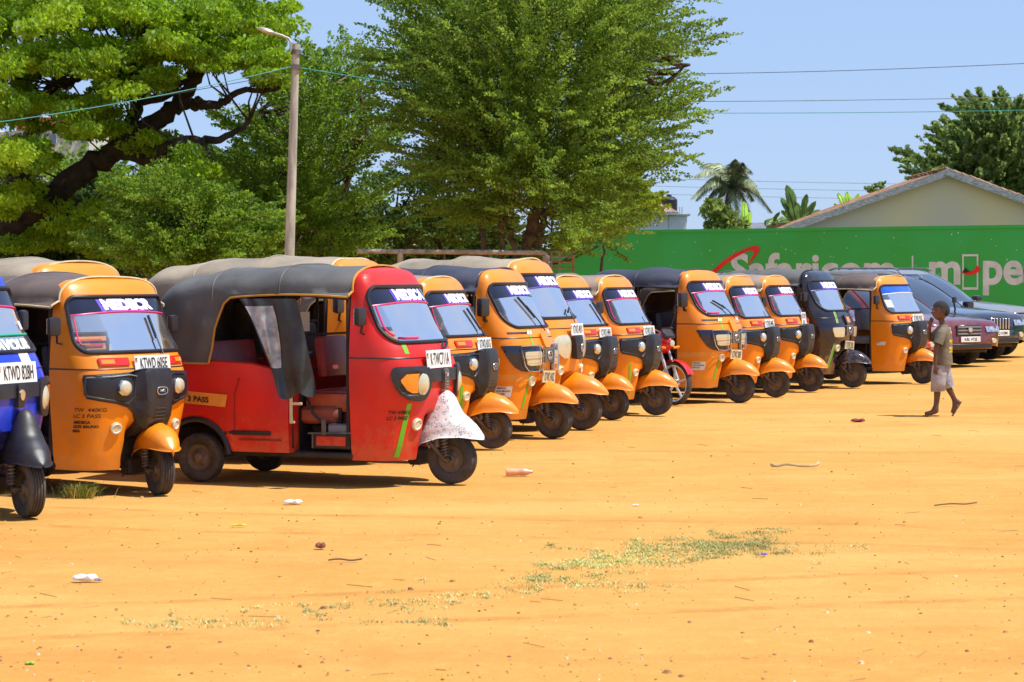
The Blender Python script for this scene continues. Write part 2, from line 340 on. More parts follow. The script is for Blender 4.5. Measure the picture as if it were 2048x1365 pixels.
def yard():  # unseen ground sheet added behind the wall to cut reddish bounce light
    b = MB(); q = [wall_p(-60, .004, -.6), wall_p(80, .004, -.6), wall_p(120, .004, -160), wall_p(-60, .004, -160)]; b.add(q, [(0, 1, 2, 3)])
    tag(b.build('bounce_ground', pbr('dull_bounce_soil', (.13, .15, .09), .95, var=.2, scale=.5), None, smooth=False), 'unseen dull grassy soil behind the green boundary wall, added to cut reddish bounce light', kind='structure')
yard()

# ---------------------------------------------------------------- background buildings
def gable_house():
    Y = 96.0
    rt = empty('gable_house', (at(1893, 342, Y).x, Y, 0), label='cream house with wide gable and weathered fascia boards behind the green wall', cat='house')
    o = Vector((at(1893, 342, Y).x, Y, 0))
    P = lambda px, py: at(px, py, Y) - o
    cream = pbr('cream_plaster', (.9, .66, .27), .85, var=.05, scale=.2, detail=1, col2=(.56, .50, .42), bump=.1); grey = pbr('weathered_fascia', (.36, .35, .32), .8, var=.3, scale=5, stretch=(1, 1, 6))
    tile = pbr('clay_tile', (.34, .17, .09), .85, var=.3, scale=3)
    a, r, c = P(1590, 452), P(1893, 345), P(2110, 425)
    lz = 0
    b = MB(); b.add([(a.x, 0, 0), (c.x, 0, 0), (c.x, 0, c.z), (0, 0, r.z - .05), (a.x, 0, a.z)], [(0, 1, 2, 3, 4)])
    b.add([(a.x, 0, 0), (a.x, 9, 0), (a.x, 9, a.z), (a.x, 0, a.z)], [(3, 2, 1, 0)]); b.build('gable_wall', cream, rt, smooth=False)
    for p, q in ((a, r), (r, c)):
        q2 = q.copy(); p2 = p.copy(); d = (q2 - p2).normalized(); n = Vector((-d.z, 0, d.x)); L_ = (q2 - p2).length
        if p is a: p2 = p2 - d * .5; q2 = q2 + d * .12
        else: q2 = q2 + d * 3; p2 = p2 - d * .12 + Vector((0, -.015, 0))
        pts = []
        for (x, n0) in ((p2, 0), (q2, 0)): pts += [x - n * .16 + Vector((0, -.42, 0)), x + n * .12 + Vector((0, -.42, 0)), x + n * .12 + Vector((0, -.36, 0)), x - n * .16 + Vector((0, -.36, 0))]
        bb = MB(); bb.add(pts, [(0, 1, 5, 4), (1, 2, 6, 5), (2, 3, 7, 6), (3, 0, 4, 7), (0, 3, 2, 1), (4, 5, 6, 7)]); bb.build('fascia_board', grey, rt, smooth=False)
        # roof slope with rows of tiles
        t = MB(); Ls = (q2 - p2).length; nrow = int(Ls / .34); ncol = 26
        for i in range(nrow):
            for j in range(ncol):
                s0 = p2 + d * (i * Ls / nrow); y0 = -.36 + j * .36; lift = (.0 if p is a else .10) + rng.uniform(0, .025)
                ln = Ls / nrow * 1.1
                A = s0 + n * (lift + (.03 if p is r else 0)); B = s0 + d * ln + n * (lift + (0 if p is r else .0))
                t.add([A + Vector((0, y0, 0)), A + Vector((0, y0 + .17, 0)) + n * .06, A + Vector((0, y0 + .35, 0)), B + Vector((0, y0, 0)), B + Vector((0, y0 + .17, 0)) + n * .06, B + Vector((0, y0 + .35, 0))], [(0, 1, 4, 3), (1, 2, 5, 4)])
        ro = t.build('roof_tiles', tile, rt, smooth=False); ro['kind'] = 'stuff'
    # lower lean-to roof seen left of the gable
    o2 = at(1590, 452, 100); rt2 = empty('tiled_outhouse', (o2.x - 3, 100, 0), label='low red tiled roof left of the cream gable house, just over the wall', cat='house')
    t = MB(); Xl = at(1490, 455, 100).x - (o2.x - 3); Xr = at(1600, 448, 100).x - (o2.x - 3); z0 = at(1500, 470, 100).z; z1 = at(1560, 446, 100).z
    rows = 8
    for i in range(rows):
        for j in range(22):
            x0 = Xl + (Xr - Xl) * j / 22; x1 = Xl + (Xr - Xl) * (j + .96) / 22; za = z0 + (z1 - z0) * i / rows; zb = z0 + (z1 - z0) * (i + 1) / rows; dz = (z1 - z0) * .12 * (x0 - Xl)
            t.add([(x0, i * .3, za + dz * .2 + .05), ((x0 + x1) / 2, i * .3, za + dz * .2 + .1), (x1, i * .3, za + dz * .2 + .05), (x0, i * .3 + .33, zb + dz * .2), ((x0 + x1) / 2, i * .3 + .33, zb + dz * .2 + .05), (x1, i * .3 + .33, zb + dz * .2)], [(0, 1, 4, 3), (1, 2, 5, 4)])
    o = t.build('roof_tiles', tile, rt2, smooth=False); o['kind'] = 'stuff'
    w_ = MB(); w_.box(((Xl + Xr) / 2, 1.5, z0 / 2), (Xr - Xl - .3, 2.6, z0), .02); w_.build('wall', cream, rt2, smooth=False)
gable_house()
def white_building():
    Y = 125.; o = at(1330, 460, Y); o.z = 0
    rt = empty('white_building', o, label='small white flat building with rusty hipped roof and black water tank above the wall', cat='building')
    P = lambda px, py: at(px, py, Y) - o
    wht = pbr('white_wash', (.62, .64, .66), .8, var=.06, scale=.6, dirt=.2, dcol=(.4, .4, .38)); rust = pbr('rusty_sheet', (.5, .4, .3), .6, var=.3, scale=1.6, col2=(.34, .16, .08), stretch=(6, 1, 1)); edge = pbr('grey_eave', (.35, .38, .38), .6)
    tank = pbr('tank_plastic', (.015, .012, .02), .5)
    zt = P(1330, 430).z; b = MB()
    x0, x1, x2 = P(1262, 460).x, P(1336, 460).x, P(1374, 460).x
    b.box(((x0 + x1) / 2, 2, zt / 2), (x1 - x0, 4, zt), .02); b.build('wall', wht, rt, smooth=False)
    b = MB(); z2 = P(1350, 432).z; b.box(((x1 + x2) / 2 + .01, 1.6, z2 / 2), (x2 - x1, 3, z2), .02)
    b.build('annex', wht, rt, smooth=False)
    b = MB(); b.box(((x1 + x2) / 2 + .05, 1.6, z2 + .06), (x2 - x1 + .25, 3.3, .12), .02); b.build('roof_slab', edge, rt, smooth=False)
    xl, xr = x0 - .3, P(1356, 425).x; zb = P(1340, 426).z; zp = P(1318, 405).z; xp = P(1316, 405).x
    b = MB(); n = 22
    for i in range(n):
        u0, u1 = i / n, (i + 1) / n; um = (u0 + u1) / 2
        for ua, ub, za, zb_ in ((u0, um, 0, .05), (um, u1, .05, 0)):
            b.add([(xl + (xr - xl) * ua, -.4, zb + za), (xl + (xr - xl) * ub, -.4, zb + zb_), (xp + (ub - .5) * .9, 1.9, zp), (xp + (ua - .5) * .9, 1.9, zp)], [(0, 1, 2, 3)])
    b.add([(xr, -.4, zb), (xr, 4.4, zb), (xp + .45, 1.9, zp)], [(0, 1, 2)]); b.build('hip_roof', rust, rt, smooth=False)
    b = MB(); b.box(((xl + xr) / 2, -.42, zb - .06), (xr - xl, .06, .12)); b.build('eave_board', edge, rt, smooth=False)
    b = MB(); c = P(1343, 415); b.lathe([(0, .0), (.42, .0), (.45, .1), (.45, .7), (.3, .85), (.15, .88), (.13, .98), (0, .98)], Matrix.Translation((c.x, 2, P(1343, 424).z)) @ Matrix.Rotation(R(90), 4, 'X'), 16)
    b.build('water_tank', tank, rt)
    for px in (1362, 1367):
        b = MB(); c = P(px, 431); b.tube([(c.x, 1, z2), (c.x, 1, z2 + .5)], .03); b.build('standpipe', edge, rt)
white_building()
def left_buildings():
    Y = 110.; o = at(90, 300, Y); o.z = 0
    rt = empty('apartment_building', o, label='pale block with orange parapet glimpsed through the spreading tree at upper left', cat='building')
    P = lambda px, py: at(px, py, Y) - o
    pal = pbr('pale_wall', (.55, .5, .42), .8, var=.1); ora = pbr('terracotta_band', (.55, .2, .08), .8, var=.15); gl = pbr('dark_window', (.12, .16, .2), .15, var=.1)
    x0, x1 = P(-30, 300).x, P(180, 300).x; z1 = P(90, 262).z; b = MB(); b.box(((x0 + x1) / 2, 4, z1 / 2), (x1 - x0, 8, z1), .05); b.build('wall', pal, rt, smooth=False)
    z2 = P(90, 237).z; b = MB(); b.box(((P(30, 0).x + x1) / 2, 4, (z1 + z2) / 2), (x1 - P(30, 0).x, 7.9, z2 - z1), .03); b.build('parapet', ora, rt, smooth=False)
    z3 = P(90, 233).z; b = MB(); b.box(((P(28, 0).x + x1) / 2, 4, (z3 + z2) / 2), (x1 - P(28, 0).x + .3, 8.3, z3 - z2), .03); b.build('roof_edge', pal, rt, smooth=False)
    for k in range(6):
        px = 5 + k * 31; a = P(px, 288); c = P(px + 16, 268)
        b = MB(); b.box(((a.x + c.x) / 2, -.0, (a.z + c.z) / 2), (abs(c.x - a.x), .1, abs(c.z - a.z)), .01); wn = b.build('window', pal, rt, smooth=False)
        b = MB(); b.box(((a.x + c.x) / 2, -.06, (a.z + c.z) / 2), (abs(c.x - a.x) * .85, .04, abs(c.z - a.z) * .85)); b.build('pane', gl, wn, smooth=False)
    # tiled bungalow behind the dark trees
    Y = 78.; o = at(735, 510, Y); o.z = 0
    rt = empty('tiled_bungalow', o, label='red tiled roof bungalow half hidden by trunks beyond the middle of the row', cat='house')
    tile = MATS['clay_tile']; t = MB(); P = lambda px, py: at(px, py, Y) - o
    pale = pbr('faded_tile', (.42, .2, .12), .85, var=.3, scale=2)
    x0, x1 = P(600, 500).x, P(880, 500).x; z0, z1 = P(0, 522).z, P(0, 476).z; n = 10
    idx = 0; tm = MB(); tm.add([(0, 0, 0), (.16, -.0, .05), (.31, 0, 0), (0, .3, .1), (.16, .3, .15), (.31, .3, .1)], [(0, 1, 4, 3), (1, 2, 5, 4)])
    nc = int((x1 - x0) / .32)
    for i in range(n):
        for j in range(nc):
            x = x0 + j * .32; y = i * .3; z = z0 + (z1 - z0) * i / n + rng.uniform(0, .03)
            t.add([(x, y, z + .04), (x + .155, y, z + .09), (x + .31, y, z + .04), (x, y + .33, z + (z1 - z0) / n), (x + .155, y + .33, z + (z1 - z0) / n + .05), (x + .31, y + .33, z + (z1 - z0) / n)], [(0, 1, 4, 3), (1, 2, 5, 4), (0, 2, 1)])
    ob = t.build('roof_tiles', pale, rt, smooth=False); ob['kind'] = 'stuff'
    b = MB(); b.box(((x0 + x1) / 2, 2.2, z0 / 2), (x1 - x0 - .6, 3.6, z0 - .02), .02); b.build('wall', MATS['cream_plaster'], rt, smooth=False)
    b = MB(); b.box(((x0 + x1) / 2, 3.2, z1 + .06), (x1 - x0, .3, .16), .05); b.build('ridge', tile, rt, smooth=False)
    # low sheet roof kiosk left
    Y = 70.; o = at(140, 520, Y); o.z = 0
    rt = empty('roadside_kiosk', o, label='low kiosk with pale sheet metal roof behind the brown canopies at far left', cat='kiosk')
    sh = pbr('pale_sheet', (.5, .52, .54), .4, metal=.4, var=.1); P = lambda px, py: at(px, py, Y) - o
    b = MB(); n = 26; xa, xb = P(95, 0).x, P(200, 0).x; z0, z1 = P(0, 519).z, P(0, 511).z
    rows = [[(xa + (xb - xa) * i / n, 0, z0 + .03 * (i % 2)) for i in range(n + 1)], [(xa + (xb - xa) * i / n, 2, z1 + .03 * (i % 2)) for i in range(n + 1)]]
    b.grid(rows); b.build('roof_sheet', sh, rt, smooth=False)
    b = MB(); b.box(((xa + xb) / 2, 1.1, z0 / 2 - .03), (xb - xa - .3, 1.6, z0 - .1)); b.build('wall', MATS['pale_wall'], rt, smooth=False)
    b = MB(); a = P(185, 519); rr = [[(P(165, 0).x, .5, P(0, 512).z), (P(182, 0).x, 1., P(0, 495).z), (P(195, 0).x, .5, P(0, 512).z)]]
    # white van glimpsed through the hedge
left_buildings()

# ---------------------------------------------------------------- pole, wires, barrier
def furniture():
    conc = pbr('weathered_pole', (.44, .41, .34), .85, var=.2, scale=3, stretch=(3, 3, .6), bump=.2, bscale=20)
    Y = 50.; base = at(573, 700, Y); top = at(592, 88, Y); tilt = (top.x - base.x) / (top.z - base.z)
    o = Vector((top.x - tilt * top.z, Y, 0)); rt = empty('street_lamp', o, label='tall leaning weathered pole with a small lamp on a bent arm', cat='street lamp')
    rl = lambda px, py: at(px, py, Y) - o
    h = top.z; b = MB(); b.tube([(tilt * z, 0, z) for z in np.linspace(-.2, h, 9)], list(np.linspace(.125, .078, 9)), 14); b.build('pole', conc, rt)
    al = pbr('lamp_metal', (.45, .42, .38), .45, metal=.5, var=.1)
    pts = [rl(582, 104), rl(583, 86), rl(578, 78), rl(565, 72), rl(548, 67)]; pts[0].y = -.1; pts[1].y = -.1
    b = MB(); b.tube(pts, .028, 8); b.build('lamp_arm', al, rt)
    b = MB(); c = (rl(548, 66) + rl(514, 56)) / 2; ln = (rl(548, 66) - rl(514, 56)).length
    rows = []
    for i, t in enumerate(np.linspace(0, 1, 9)):
        p = rl(548, 67).lerp(rl(514, 57), t); ww = .02 + .075 * math.sin(math.pi * min(1, t * 1.1 + .05)) ** .6; hh = .02 + .05 * math.sin(math.pi * min(1, t + .08)) ** .6
        rows.append([(p.x, p.y + ww * math.cos(a), p.z + hh * math.sin(a)) for a in np.linspace(0, 2 * math.pi, 11)])
    b.grid(rows); b.build('lamp_head', al, rt, weld=True)
    for zz, r in ((at(0, 135, Y).z, .13), (at(0, 105, Y).z, .11)):
        b = MB(); b.lathe([(r - .02, -.05), (r, -.05), (r, .05), (r - .02, .05)], Matrix.Translation((tilt * zz, 0, zz)) @ Matrix.Rotation(R(90), 4, 'X'), 14); b.build('clamp', STEEL, rt)
    teal = pbr('teal_cable', (.03, .3, .28), .5, var=.05); drk = pbr('dark_wire', (.06, .06, .08), .5)
    def wire(pts, Ya, Yb, mat, label, rad=.009, sag=.25):
        P = []; a, c = pts
        A = at(a[0], a[1], Ya); B = at(c[0], c[1], Yb)
        d = (B - A); A2 = A; B2 = B
        n = 26; b = MB(); ps = []
        for i in range(n + 1):
            t = i / n; p = A2.lerp(B2, t); p.z -= sag * 4 * t * (1 - t); ps.append(p)
        b.tube(ps, rad, 5); ob = b.build('overhead_wire', mat); tag(ob, label, 'wire', 'overhead wires'); return ob
    wire(((-400, 285), (582, 134)), 46, 49.9, teal, 'teal cable sagging from the lamp pole to the left edge', .009, .22)
    wire(((590, 134), (1330, 225)), 49.9, 60, teal, 'teal cable running from the lamp pole into the big tree', .009, .12)
    wire(((1290, 226), (2500, 208)), 60, 56, teal, 'thin teal cable below the dark line over the right sky', .008, .08)
    wire(((1000, 203), (2500, 181)), 58, 58, drk, 'middle dark power line crossing the right sky', .008, .1)
    wire(((1380, 148), (2500, 100)), 60, 52, drk, 'topmost power line crossing the right sky', .008, .1)
    wire(((1290, 357), (2300, 372)), 130, 120, drk, 'upper thin far wire behind the palm', .009, .1)
    wire(((1290, 372), (2300, 386)), 130, 120, drk, 'middle thin far wire behind the palm', .009, .1)
    wire(((1290, 388), (2300, 402)), 130, 120, drk, 'lower thin far wire behind the palm', .009, .1)
    wire(((-200, 262), (582, 146)), 55, 49.9, drk, 'thin dark wire under the teal cable left of the pole', .008, .1)
    # pipe barrier
    Y = 52.; o = at(1092, 560, Y); o.z = 0
    pip = pbr('rusty_pipe', (.32, .26, .21), .6, var=.25, scale=5, dirt=.3)
    rt = empty('pipe_barrier', o, label='rusty pipe rail on a post over the canopies left of the big trunk', cat='barrier'); P = lambda px, py: at(px, py, Y) - o
    b = MB(); b.tube([P(715, 503), P(1084, 506), P(1090, 508), P(1092, 514)], .055, 8); b.build('rail', pip, rt)
    b = MB(); b.tube([P(1092, 512), (0, 0, 0)], .085, 10); b.build('post', pip, rt)
    b = MB(); x = P(800, 0).x; b.tube([(x, 0, P(800, 505).z), (x, 0, 0)], .07, 10); b.build('post', pip, rt)
    o = at(1125, 560, Y + 1); o.z = 0; redp = pbr('faded_red_steel', (.4, .1, .06), .6, var=.2)
    rt = empty('steel_rack', o, label='small red and white steel rack beside the pipe post below the big tree', cat='rack'); P = lambda px, py: at(px, py, Y + 1) - o
    for px in (1103, 1119, 1146):
        b = MB(); p = P(px, 504 if px < 1140 else 510); b.tube([(p.x, 0, 0), (p.x, 0, p.z)], .025, 6); b.build('upright', redp if px > 1130 else pip, rt)
    for py in (504, 514, 524, 536):
        b = MB(); a = P(1100, py); c = P(1150, py); b.tube([(a.x, 0, a.z), (c.x, 0, c.z)], .02, 6); b.build('rung', redp if py > 520 else pip, rt)
furniture()

# ---------------------------------------------------------------- vegetation
def leaf_mesh(name, C, D, size, tone, mat, parent, aspect=1.7, per=1):
    """C centres (n,3), D leaf long-axis directions (n,3), size (n,), tone (n,)"""
    n = len(C)
    Rn = rng.normal(size=(n, 3)); Rn[:, 2] *= .5
    D = D / (np.linalg.norm(D, axis=1, keepdims=True) + 1e-9)
    W = np.cross(D, Rn); W /= (np.linalg.norm(W, axis=1, keepdims=True) + 1e-9)
    s = size[:, None]; a = D * s * .5 * aspect; b = W * s * .5
    V = np.stack([C - a, C + b * 1.0, C + a, C - b], 1).reshape(-1, 3)
    me = bpy.data.meshes.new(name); me.vertices.add(4 * n); me.vertices.foreach_set('co', V.astype(np.float32).ravel())
    me.loops.add(4 * n); me.loops.foreach_set('vertex_index', np.arange(4 * n, dtype=np.int32))
    me.polygons.add(n); me.polygons.foreach_set('loop_start', (np.arange(n) * 4).astype(np.int32)); me.polygons.foreach_set('loop_total', np.full(n, 4, dtype=np.int32))
    at_ = me.attributes.new('tone', 'FLOAT', 'FACE'); at_.data.foreach_set('value', np.clip(tone, 0, 1).astype(np.float32))
    me.materials.append(mat); me.update(); me.validate()
    return link(name, me, parent)
BARK = pbr('dark_bark', (.032, .024, .019), .9, var=.3, scale=5, bump=.5, bscale=14); BARKL = pbr('brown_bark', (.13, .09, .06), .9, var=.3, scale=5, bump=.5, bscale=14)
def unit(n):
    v = rng.normal(size=(n, 3)); return v / np.linalg.norm(v, axis=1, keepdims=True)
def curve_pts(pts, n=10):
    pts = [Vector(p) for p in pts]; out = []
    m = len(pts)
    for i in range(m - 1):
        p0, p1, p2, p3 = pts[max(0, i - 1)], pts[i], pts[i + 1], pts[min(m - 1, i + 2)]
        for k in range(n):
            t = k / n; out.append(.5 * ((2 * p1) + (-p0 + p2) * t + (2 * p0 - 5 * p1 + 4 * p2 - p3) * t * t + (-p0 + 3 * p1 - 3 * p2 + p3) * t ** 3))
    out.append(pts[-1]); return out
def limb(b, pts, r0, r1, seg=8, wob=.04):
    c = curve_pts(pts, 6); n = len(c); c = [p + Vector(rng.normal(size=3) * wob * (0 if i in (0, n - 1) else 1)) for i, p in enumerate(c)]
    b.tube(c, list(np.linspace(r0, r1, n)), seg); return c
def spread_tree():      # big flame tree at upper left
    Y = 56.; o = at(-150, 600, Y); o.z = 0
    rt = empty('shade_tree', o, label='huge spreading shade tree with dark arching limbs and bright green tiers at upper left', cat='tree')
    P = lambda px, py, dy=0: at(px, py, Y + dy) - o
    b = MB(); L = []
    L.append(limb(b, [P(-150, 780), P(-110, 600), P(-30, 480), P(60, 425), P(150, 360), P(230, 300), P(300, 255), P(350, 215), P(385, 165), P(420, 120), P(470, 70)], .42, .09))
    L.append(limb(b, [P(230, 300), P(300, 320, -1), P(360, 285, -2), P(440, 280, -2), P(500, 240, -2)], .2, .05))
    L.append(limb(b, [P(330, 225), P(380, 205, -.6), P(430, 212, -1), P(480, 188, -1), P(560, 175, -1)], .16, .05))
    L.append(limb(b, [P(-120, 620, 2), P(20, 380, 2), P(60, 290, 2), P(62, 200, 2), P(50, 120, 2), P(70, 20, 2)], .26, .07))
    L.append(limb(b, [P(62, 220, 2), P(120, 150, 2), P(160, 90, 1), P(210, 20, 1)], .16, .05))
    L.append(limb(b, [P(240, 290, 0), P(270, 210, 2), P(300, 140, 2), P(350, 60, 2), P(360, -20, 2)], .2, .06))
    L.append(limb(b, [P(-60, 500), P(40, 470, 2), P(120, 430, 3), P(220, 400, 3), P(300, 380, 3)], .25, .06))
    L.append(limb(b, [P(62, 240, 2), P(110, 190, 1), P(160, 155, 0), P(230, 150, -1), P(280, 110, -1)], .13, .04))
    L.append(limb(b, [P(270, 200, 2), P(330, 190, 3), P(400, 130, 3), P(440, 100, 4), P(500, 110, 4)], .13, .04))
    lim = [p for c in L for p in c]
    cl = []
    # tiers: (px, py, spread px, spread py, count)
    for (cx, cy, sx, sy, n) in [(90, 30, 150, 45, 34), (260, 20, 120, 40, 30), (430, 30, 100, 40, 30), (520, 60, 60, 45, 22), (60, 120, 100, 35, 22), (190, 105, 80, 28, 18), (330, 90, 60, 30, 16), (440, 110, 80, 30, 22), (540, 130, 40, 40, 14), (30, 210, 70, 25, 12), (150, 215, 60, 22, 9), (240, 165, 50, 22, 10), (300, 150, 40, 20, 7), (40, 320, 70, 30, 12), (190, 262, 50, 16, 6), (330, 300, 60, 34, 10), (400, 350, 60, 30, 10), (50, 400, 70, 26, 9), (240, 430, 60, 24, 8), (150, 480, 110, 24, 14), (-80, 200, 80, 180, 34), (150, -60, 260, 50, 40), (420, -60, 120, 40, 18)]:
        for _ in range(int(n * 1.75)): cl.append(P(cx + rng.normal() * sx * .5, cy + rng.normal() * sy * .45, rng.normal() * 2.2))
    C = []; D = []; S = []; T = []
    for c in cl:
        near = min(lim, key=lambda q: (q - c).length)
        if (near - c).length < 2.6 and rng.random() < .4:
            m = near.lerp(c, .5) + Vector((rng.normal() * .15, rng.normal() * .15, -.12)); b.tube([near, m, c], [.03, .022, .01], 5)
        n = int(rng.integers(190, 360)); q = unit(n) * (rng.random((n, 1)) ** .5); q[:, :2] *= rng.uniform(.32, .62); q[:, 2] = q[:, 2] * rng.uniform(.16, .3)
        C.append(np.array(c) + q); d = q.copy(); d[:, 2] = -.12 + rng.normal(size=n) * .3; D.append(d); S.append(rng.uniform(.045, .085, n)); T.append(np.full(n, rng.uniform(.25, 1)) + rng.normal(size=n) * .18)
    b.build('trunk', BARK, rt)
    leaf_mesh('crown', np.concatenate(C), np.concatenate(D), np.concatenate(S), np.concatenate(T), leafmat('bright_leaf', (.075, .17, .008), (.27, .43, .015), .5), rt, 1.9)
spread_tree()
def fine_tree(name, label, Y, basepx, trunks, prof, n_spray, leaves, mat, size=(.05, .09), depth=3.2, slen=(.8, 1.9), up=.25, seed_hole=None, bark=BARKL, droop=.0, cat='tree'):
    """prof: rows (py, left px, right px) of the crown outline"""
    o = at(basepx, 600, Y); o.z = 0
    rt = empty(name, o, label=label, cat=cat); P = lambda px, py, dy=0: at(px, py, Y + dy) - o
    b = MB(); lim = []
    for pts, r0, r1 in trunks: lim += limb(b, [P(*p) for p in pts], r0, r1, 10)
    pys = [p[0] for p in prof]; ls = [p[1] for p in prof]; rs = [p[2] for p in prof]
    C = []; D = []; S = []; T = []
    wts = np.array([r - l for l, r in zip(ls, rs)], float); k = 0; cen = None
    while k < n_spray:
        py = rng.uniform(min(pys), max(pys)); lob = min(1, (rs[len(rs) // 2] - ls[len(ls) // 2]) / 400) * 32; l = np.interp(py, pys, ls) + lob * (math.sin(py / 17 + Y) + .6 * math.sin(py / 41)); r = np.interp(py, pys, rs) + lob * (math.sin(py / 19 + 2 * Y) + .8 * math.sin(py / 37 + 1))
        if rng.random() > (r - l) / wts.max(): continue
        u = rng.uniform(-1, 1); dd = rng.uniform(-1, 1)
        if u * u + dd * dd > 1: continue
        if u * u + dd * dd < .18 and rng.random() < .5: continue
        px = (l + r) / 2 + u * (r - l) / 2 * .88
        if seed_hole and any(((px - hx) / ha) ** 2 + ((py - hy) / hb) ** 2 < 1 for hx, hy, ha, hb in seed_hole): continue
        cl_ = math.sin(px / 31 + 1.3 * math.sin(py / 27) + 3 * dd) * math.sin(py / 23 + 1.1 * math.sin(px / 37) - 2 * dd + Y)
        if cl_ < -.3 and rng.random() < .6: continue
        c = P(px, py, dd * depth); k += 1
        midz = P(0, np.mean(pys)).z; out = Vector((u * 1.0, dd * .8, up + rng.normal() * .22 + .25 * (c.z - midz) / 3)).normalized()
        ln = rng.uniform(*slen)
        n = int(leaves * rng.uniform(.6, 1.3)); t = rng.random(n) ** .8
        st = np.array(c - out * ln * .5); d = np.array(out)
        spread = .035 + .2 * (1 - t) * rng.uniform(.4, 1.2)
        q = st + d * (t[:, None] * ln) + rng.normal(size=(n, 3)) * spread[:, None] * np.array([1, 1, .45])
        q[:, 2] -= droop * t * t
        C.append(q); dv = d + rng.normal(size=(n, 3)) * .7; D.append(dv); S.append(rng.uniform(size[0], size[1], n)); T.append(np.clip(rng.normal(.5, .22) + rng.normal(size=n) * .2, 0, 1))
        if lim and rng.random() < .3 and min((z - Vector(st)).length for z in lim) < 2.2:
            near = min(lim, key=lambda z: (z - c).length); s0 = Vector(st)
            b.tube([near, near.lerp(s0, .5) + Vector((0, 0, -.1)), s0, Vector(st + d * ln * .8)], [.035, .025, .015, .006], 4)
    if b.v: b.build('trunk', bark, rt)
    leaf_mesh('crown', np.concatenate(C), np.concatenate(D), np.concatenate(S), np.concatenate(T), mat, rt, 1.6)
    return rt
M_OLIVE = leafmat('olive_leaf', (.07, .135, .016), (.26, .40, .045), .5)
M_MID = leafmat('mid_green_leaf', (.06, .13, .012), (.24, .39, .035), .5)
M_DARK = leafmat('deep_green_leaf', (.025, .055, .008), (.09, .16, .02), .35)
M_YEL = leafmat('yellow_green_leaf', (.1, .16, .01), (.3, .4, .03), .4)
M_FAR = leafmat('far_leaf', (.08, .13, .035), (.26, .36, .09), .5)
fine_tree('feathery_tree', 'tallest feathery green tree with several trunks in the middle, spreading over the wall', 55., 1060,
    [([(1062, 640), (1060, 520), (1068, 440), (1085, 380), (1080, 250), (1060, 120), (1040, 0)], .2, .06), ([(1040, 640), (1030, 510), (1010, 440), (985, 350), (940, 260), (880, 150)], .1, .03), ([(1075, 640), (1080, 480), (1110, 400), (1170, 300), (1280, 200), (1380, 130)], .13, .03), ([(965, 640), (968, 500), (960, 440), (930, 380), (860, 290)], .09, .03), ([(1000, 640), (1003, 500), (1000, 430), (1030, 350), (1100, 200)], .07, .02)],
    [(-90, 800, 1380), (0, 745, 1400), (60, 735, 1420), (130, 720, 1425), (200, 735, 1400), (260, 770, 1385), (310, 780, 1350), (370, 820, 1320), (420, 900, 1300), (465, 1040, 1200), (505, 1110, 1165)],
    1600, 175, M_OLIVE, (.032, .062), 3.4, (1.1, 2.6), .14, [(790, 390, 60, 50), (1035, 470, 80, 50), (1085, 440, 30, 40), (745, 175, 22, 60)])
fine_tree('feathery_tree', 'feathery green tree rising right behind the lamp pole', 60., 620,
    [([(620, 640), (625, 500), (600, 400), (560, 300), (520, 220)], .14, .04), ([(640, 640), (660, 480), (700, 350), (730, 230), (700, 140)], .12, .03)],
    [(75, 700, 745), (120, 560, 760), (180, 520, 770), (250, 440, 780), (320, 420, 800), (380, 400, 790), (440, 400, 760), (510, 420, 740)],
    560, 150, M_MID, (.035, .068), 2.6, (.8, 1.7), .45, [(700, 380, 35, 30)])
fine_tree('leafy_tree', 'bushy mid green tree left of the lamp pole under the spreading limbs', 52., 330,
    [([(330, 640), (335, 560), (340, 450), (320, 400)], .1, .03)],
    [(345, 300, 400), (385, 240, 520), (430, 190, 560), (480, 180, 560), (540, 190, 540)],
    430, 150, M_MID, (.032, .062), 2.0, (.6, 1.3), .3)
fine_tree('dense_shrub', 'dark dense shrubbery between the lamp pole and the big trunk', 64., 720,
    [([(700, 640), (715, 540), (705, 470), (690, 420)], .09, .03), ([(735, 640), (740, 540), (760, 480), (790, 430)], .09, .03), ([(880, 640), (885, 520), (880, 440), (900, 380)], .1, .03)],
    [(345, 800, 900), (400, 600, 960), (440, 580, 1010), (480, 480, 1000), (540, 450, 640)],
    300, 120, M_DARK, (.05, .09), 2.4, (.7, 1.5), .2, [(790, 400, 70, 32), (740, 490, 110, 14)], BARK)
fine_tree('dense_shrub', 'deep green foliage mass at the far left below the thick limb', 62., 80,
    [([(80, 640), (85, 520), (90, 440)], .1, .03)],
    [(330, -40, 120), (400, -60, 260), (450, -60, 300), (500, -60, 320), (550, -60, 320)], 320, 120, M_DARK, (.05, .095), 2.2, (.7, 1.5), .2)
fine_tree('yellow_bush', 'yellow green bush with bright leaves at the right flank of the tallest tree', 62., 1200,
    [([(1200, 640), (1205, 520), (1220, 450)], .06, .02)],
    [(330, 1180, 1290), (370, 1150, 1320), (420, 1150, 1310), (455, 1160, 1250)], 230, 90, M_YEL, (.05, .09), 1.6, (.5, 1.1), .4)
fine_tree('leafy_tree', 'rounded leafy tree behind the cream house at the right edge', 112., 1980,
    [([(1960, 640), (1960, 450), (1950, 380)], .3, .1)],
    [(205, 2020, 2120), (230, 1890, 2130), (270, 1830, 2140), (310, 1800, 2150), (350, 1775, 2160), (400, 1790, 2160), (440, 1830, 2160)], 520, 80, M_FAR, (.13, .24), 4.5, (1.2, 2.6), .4)
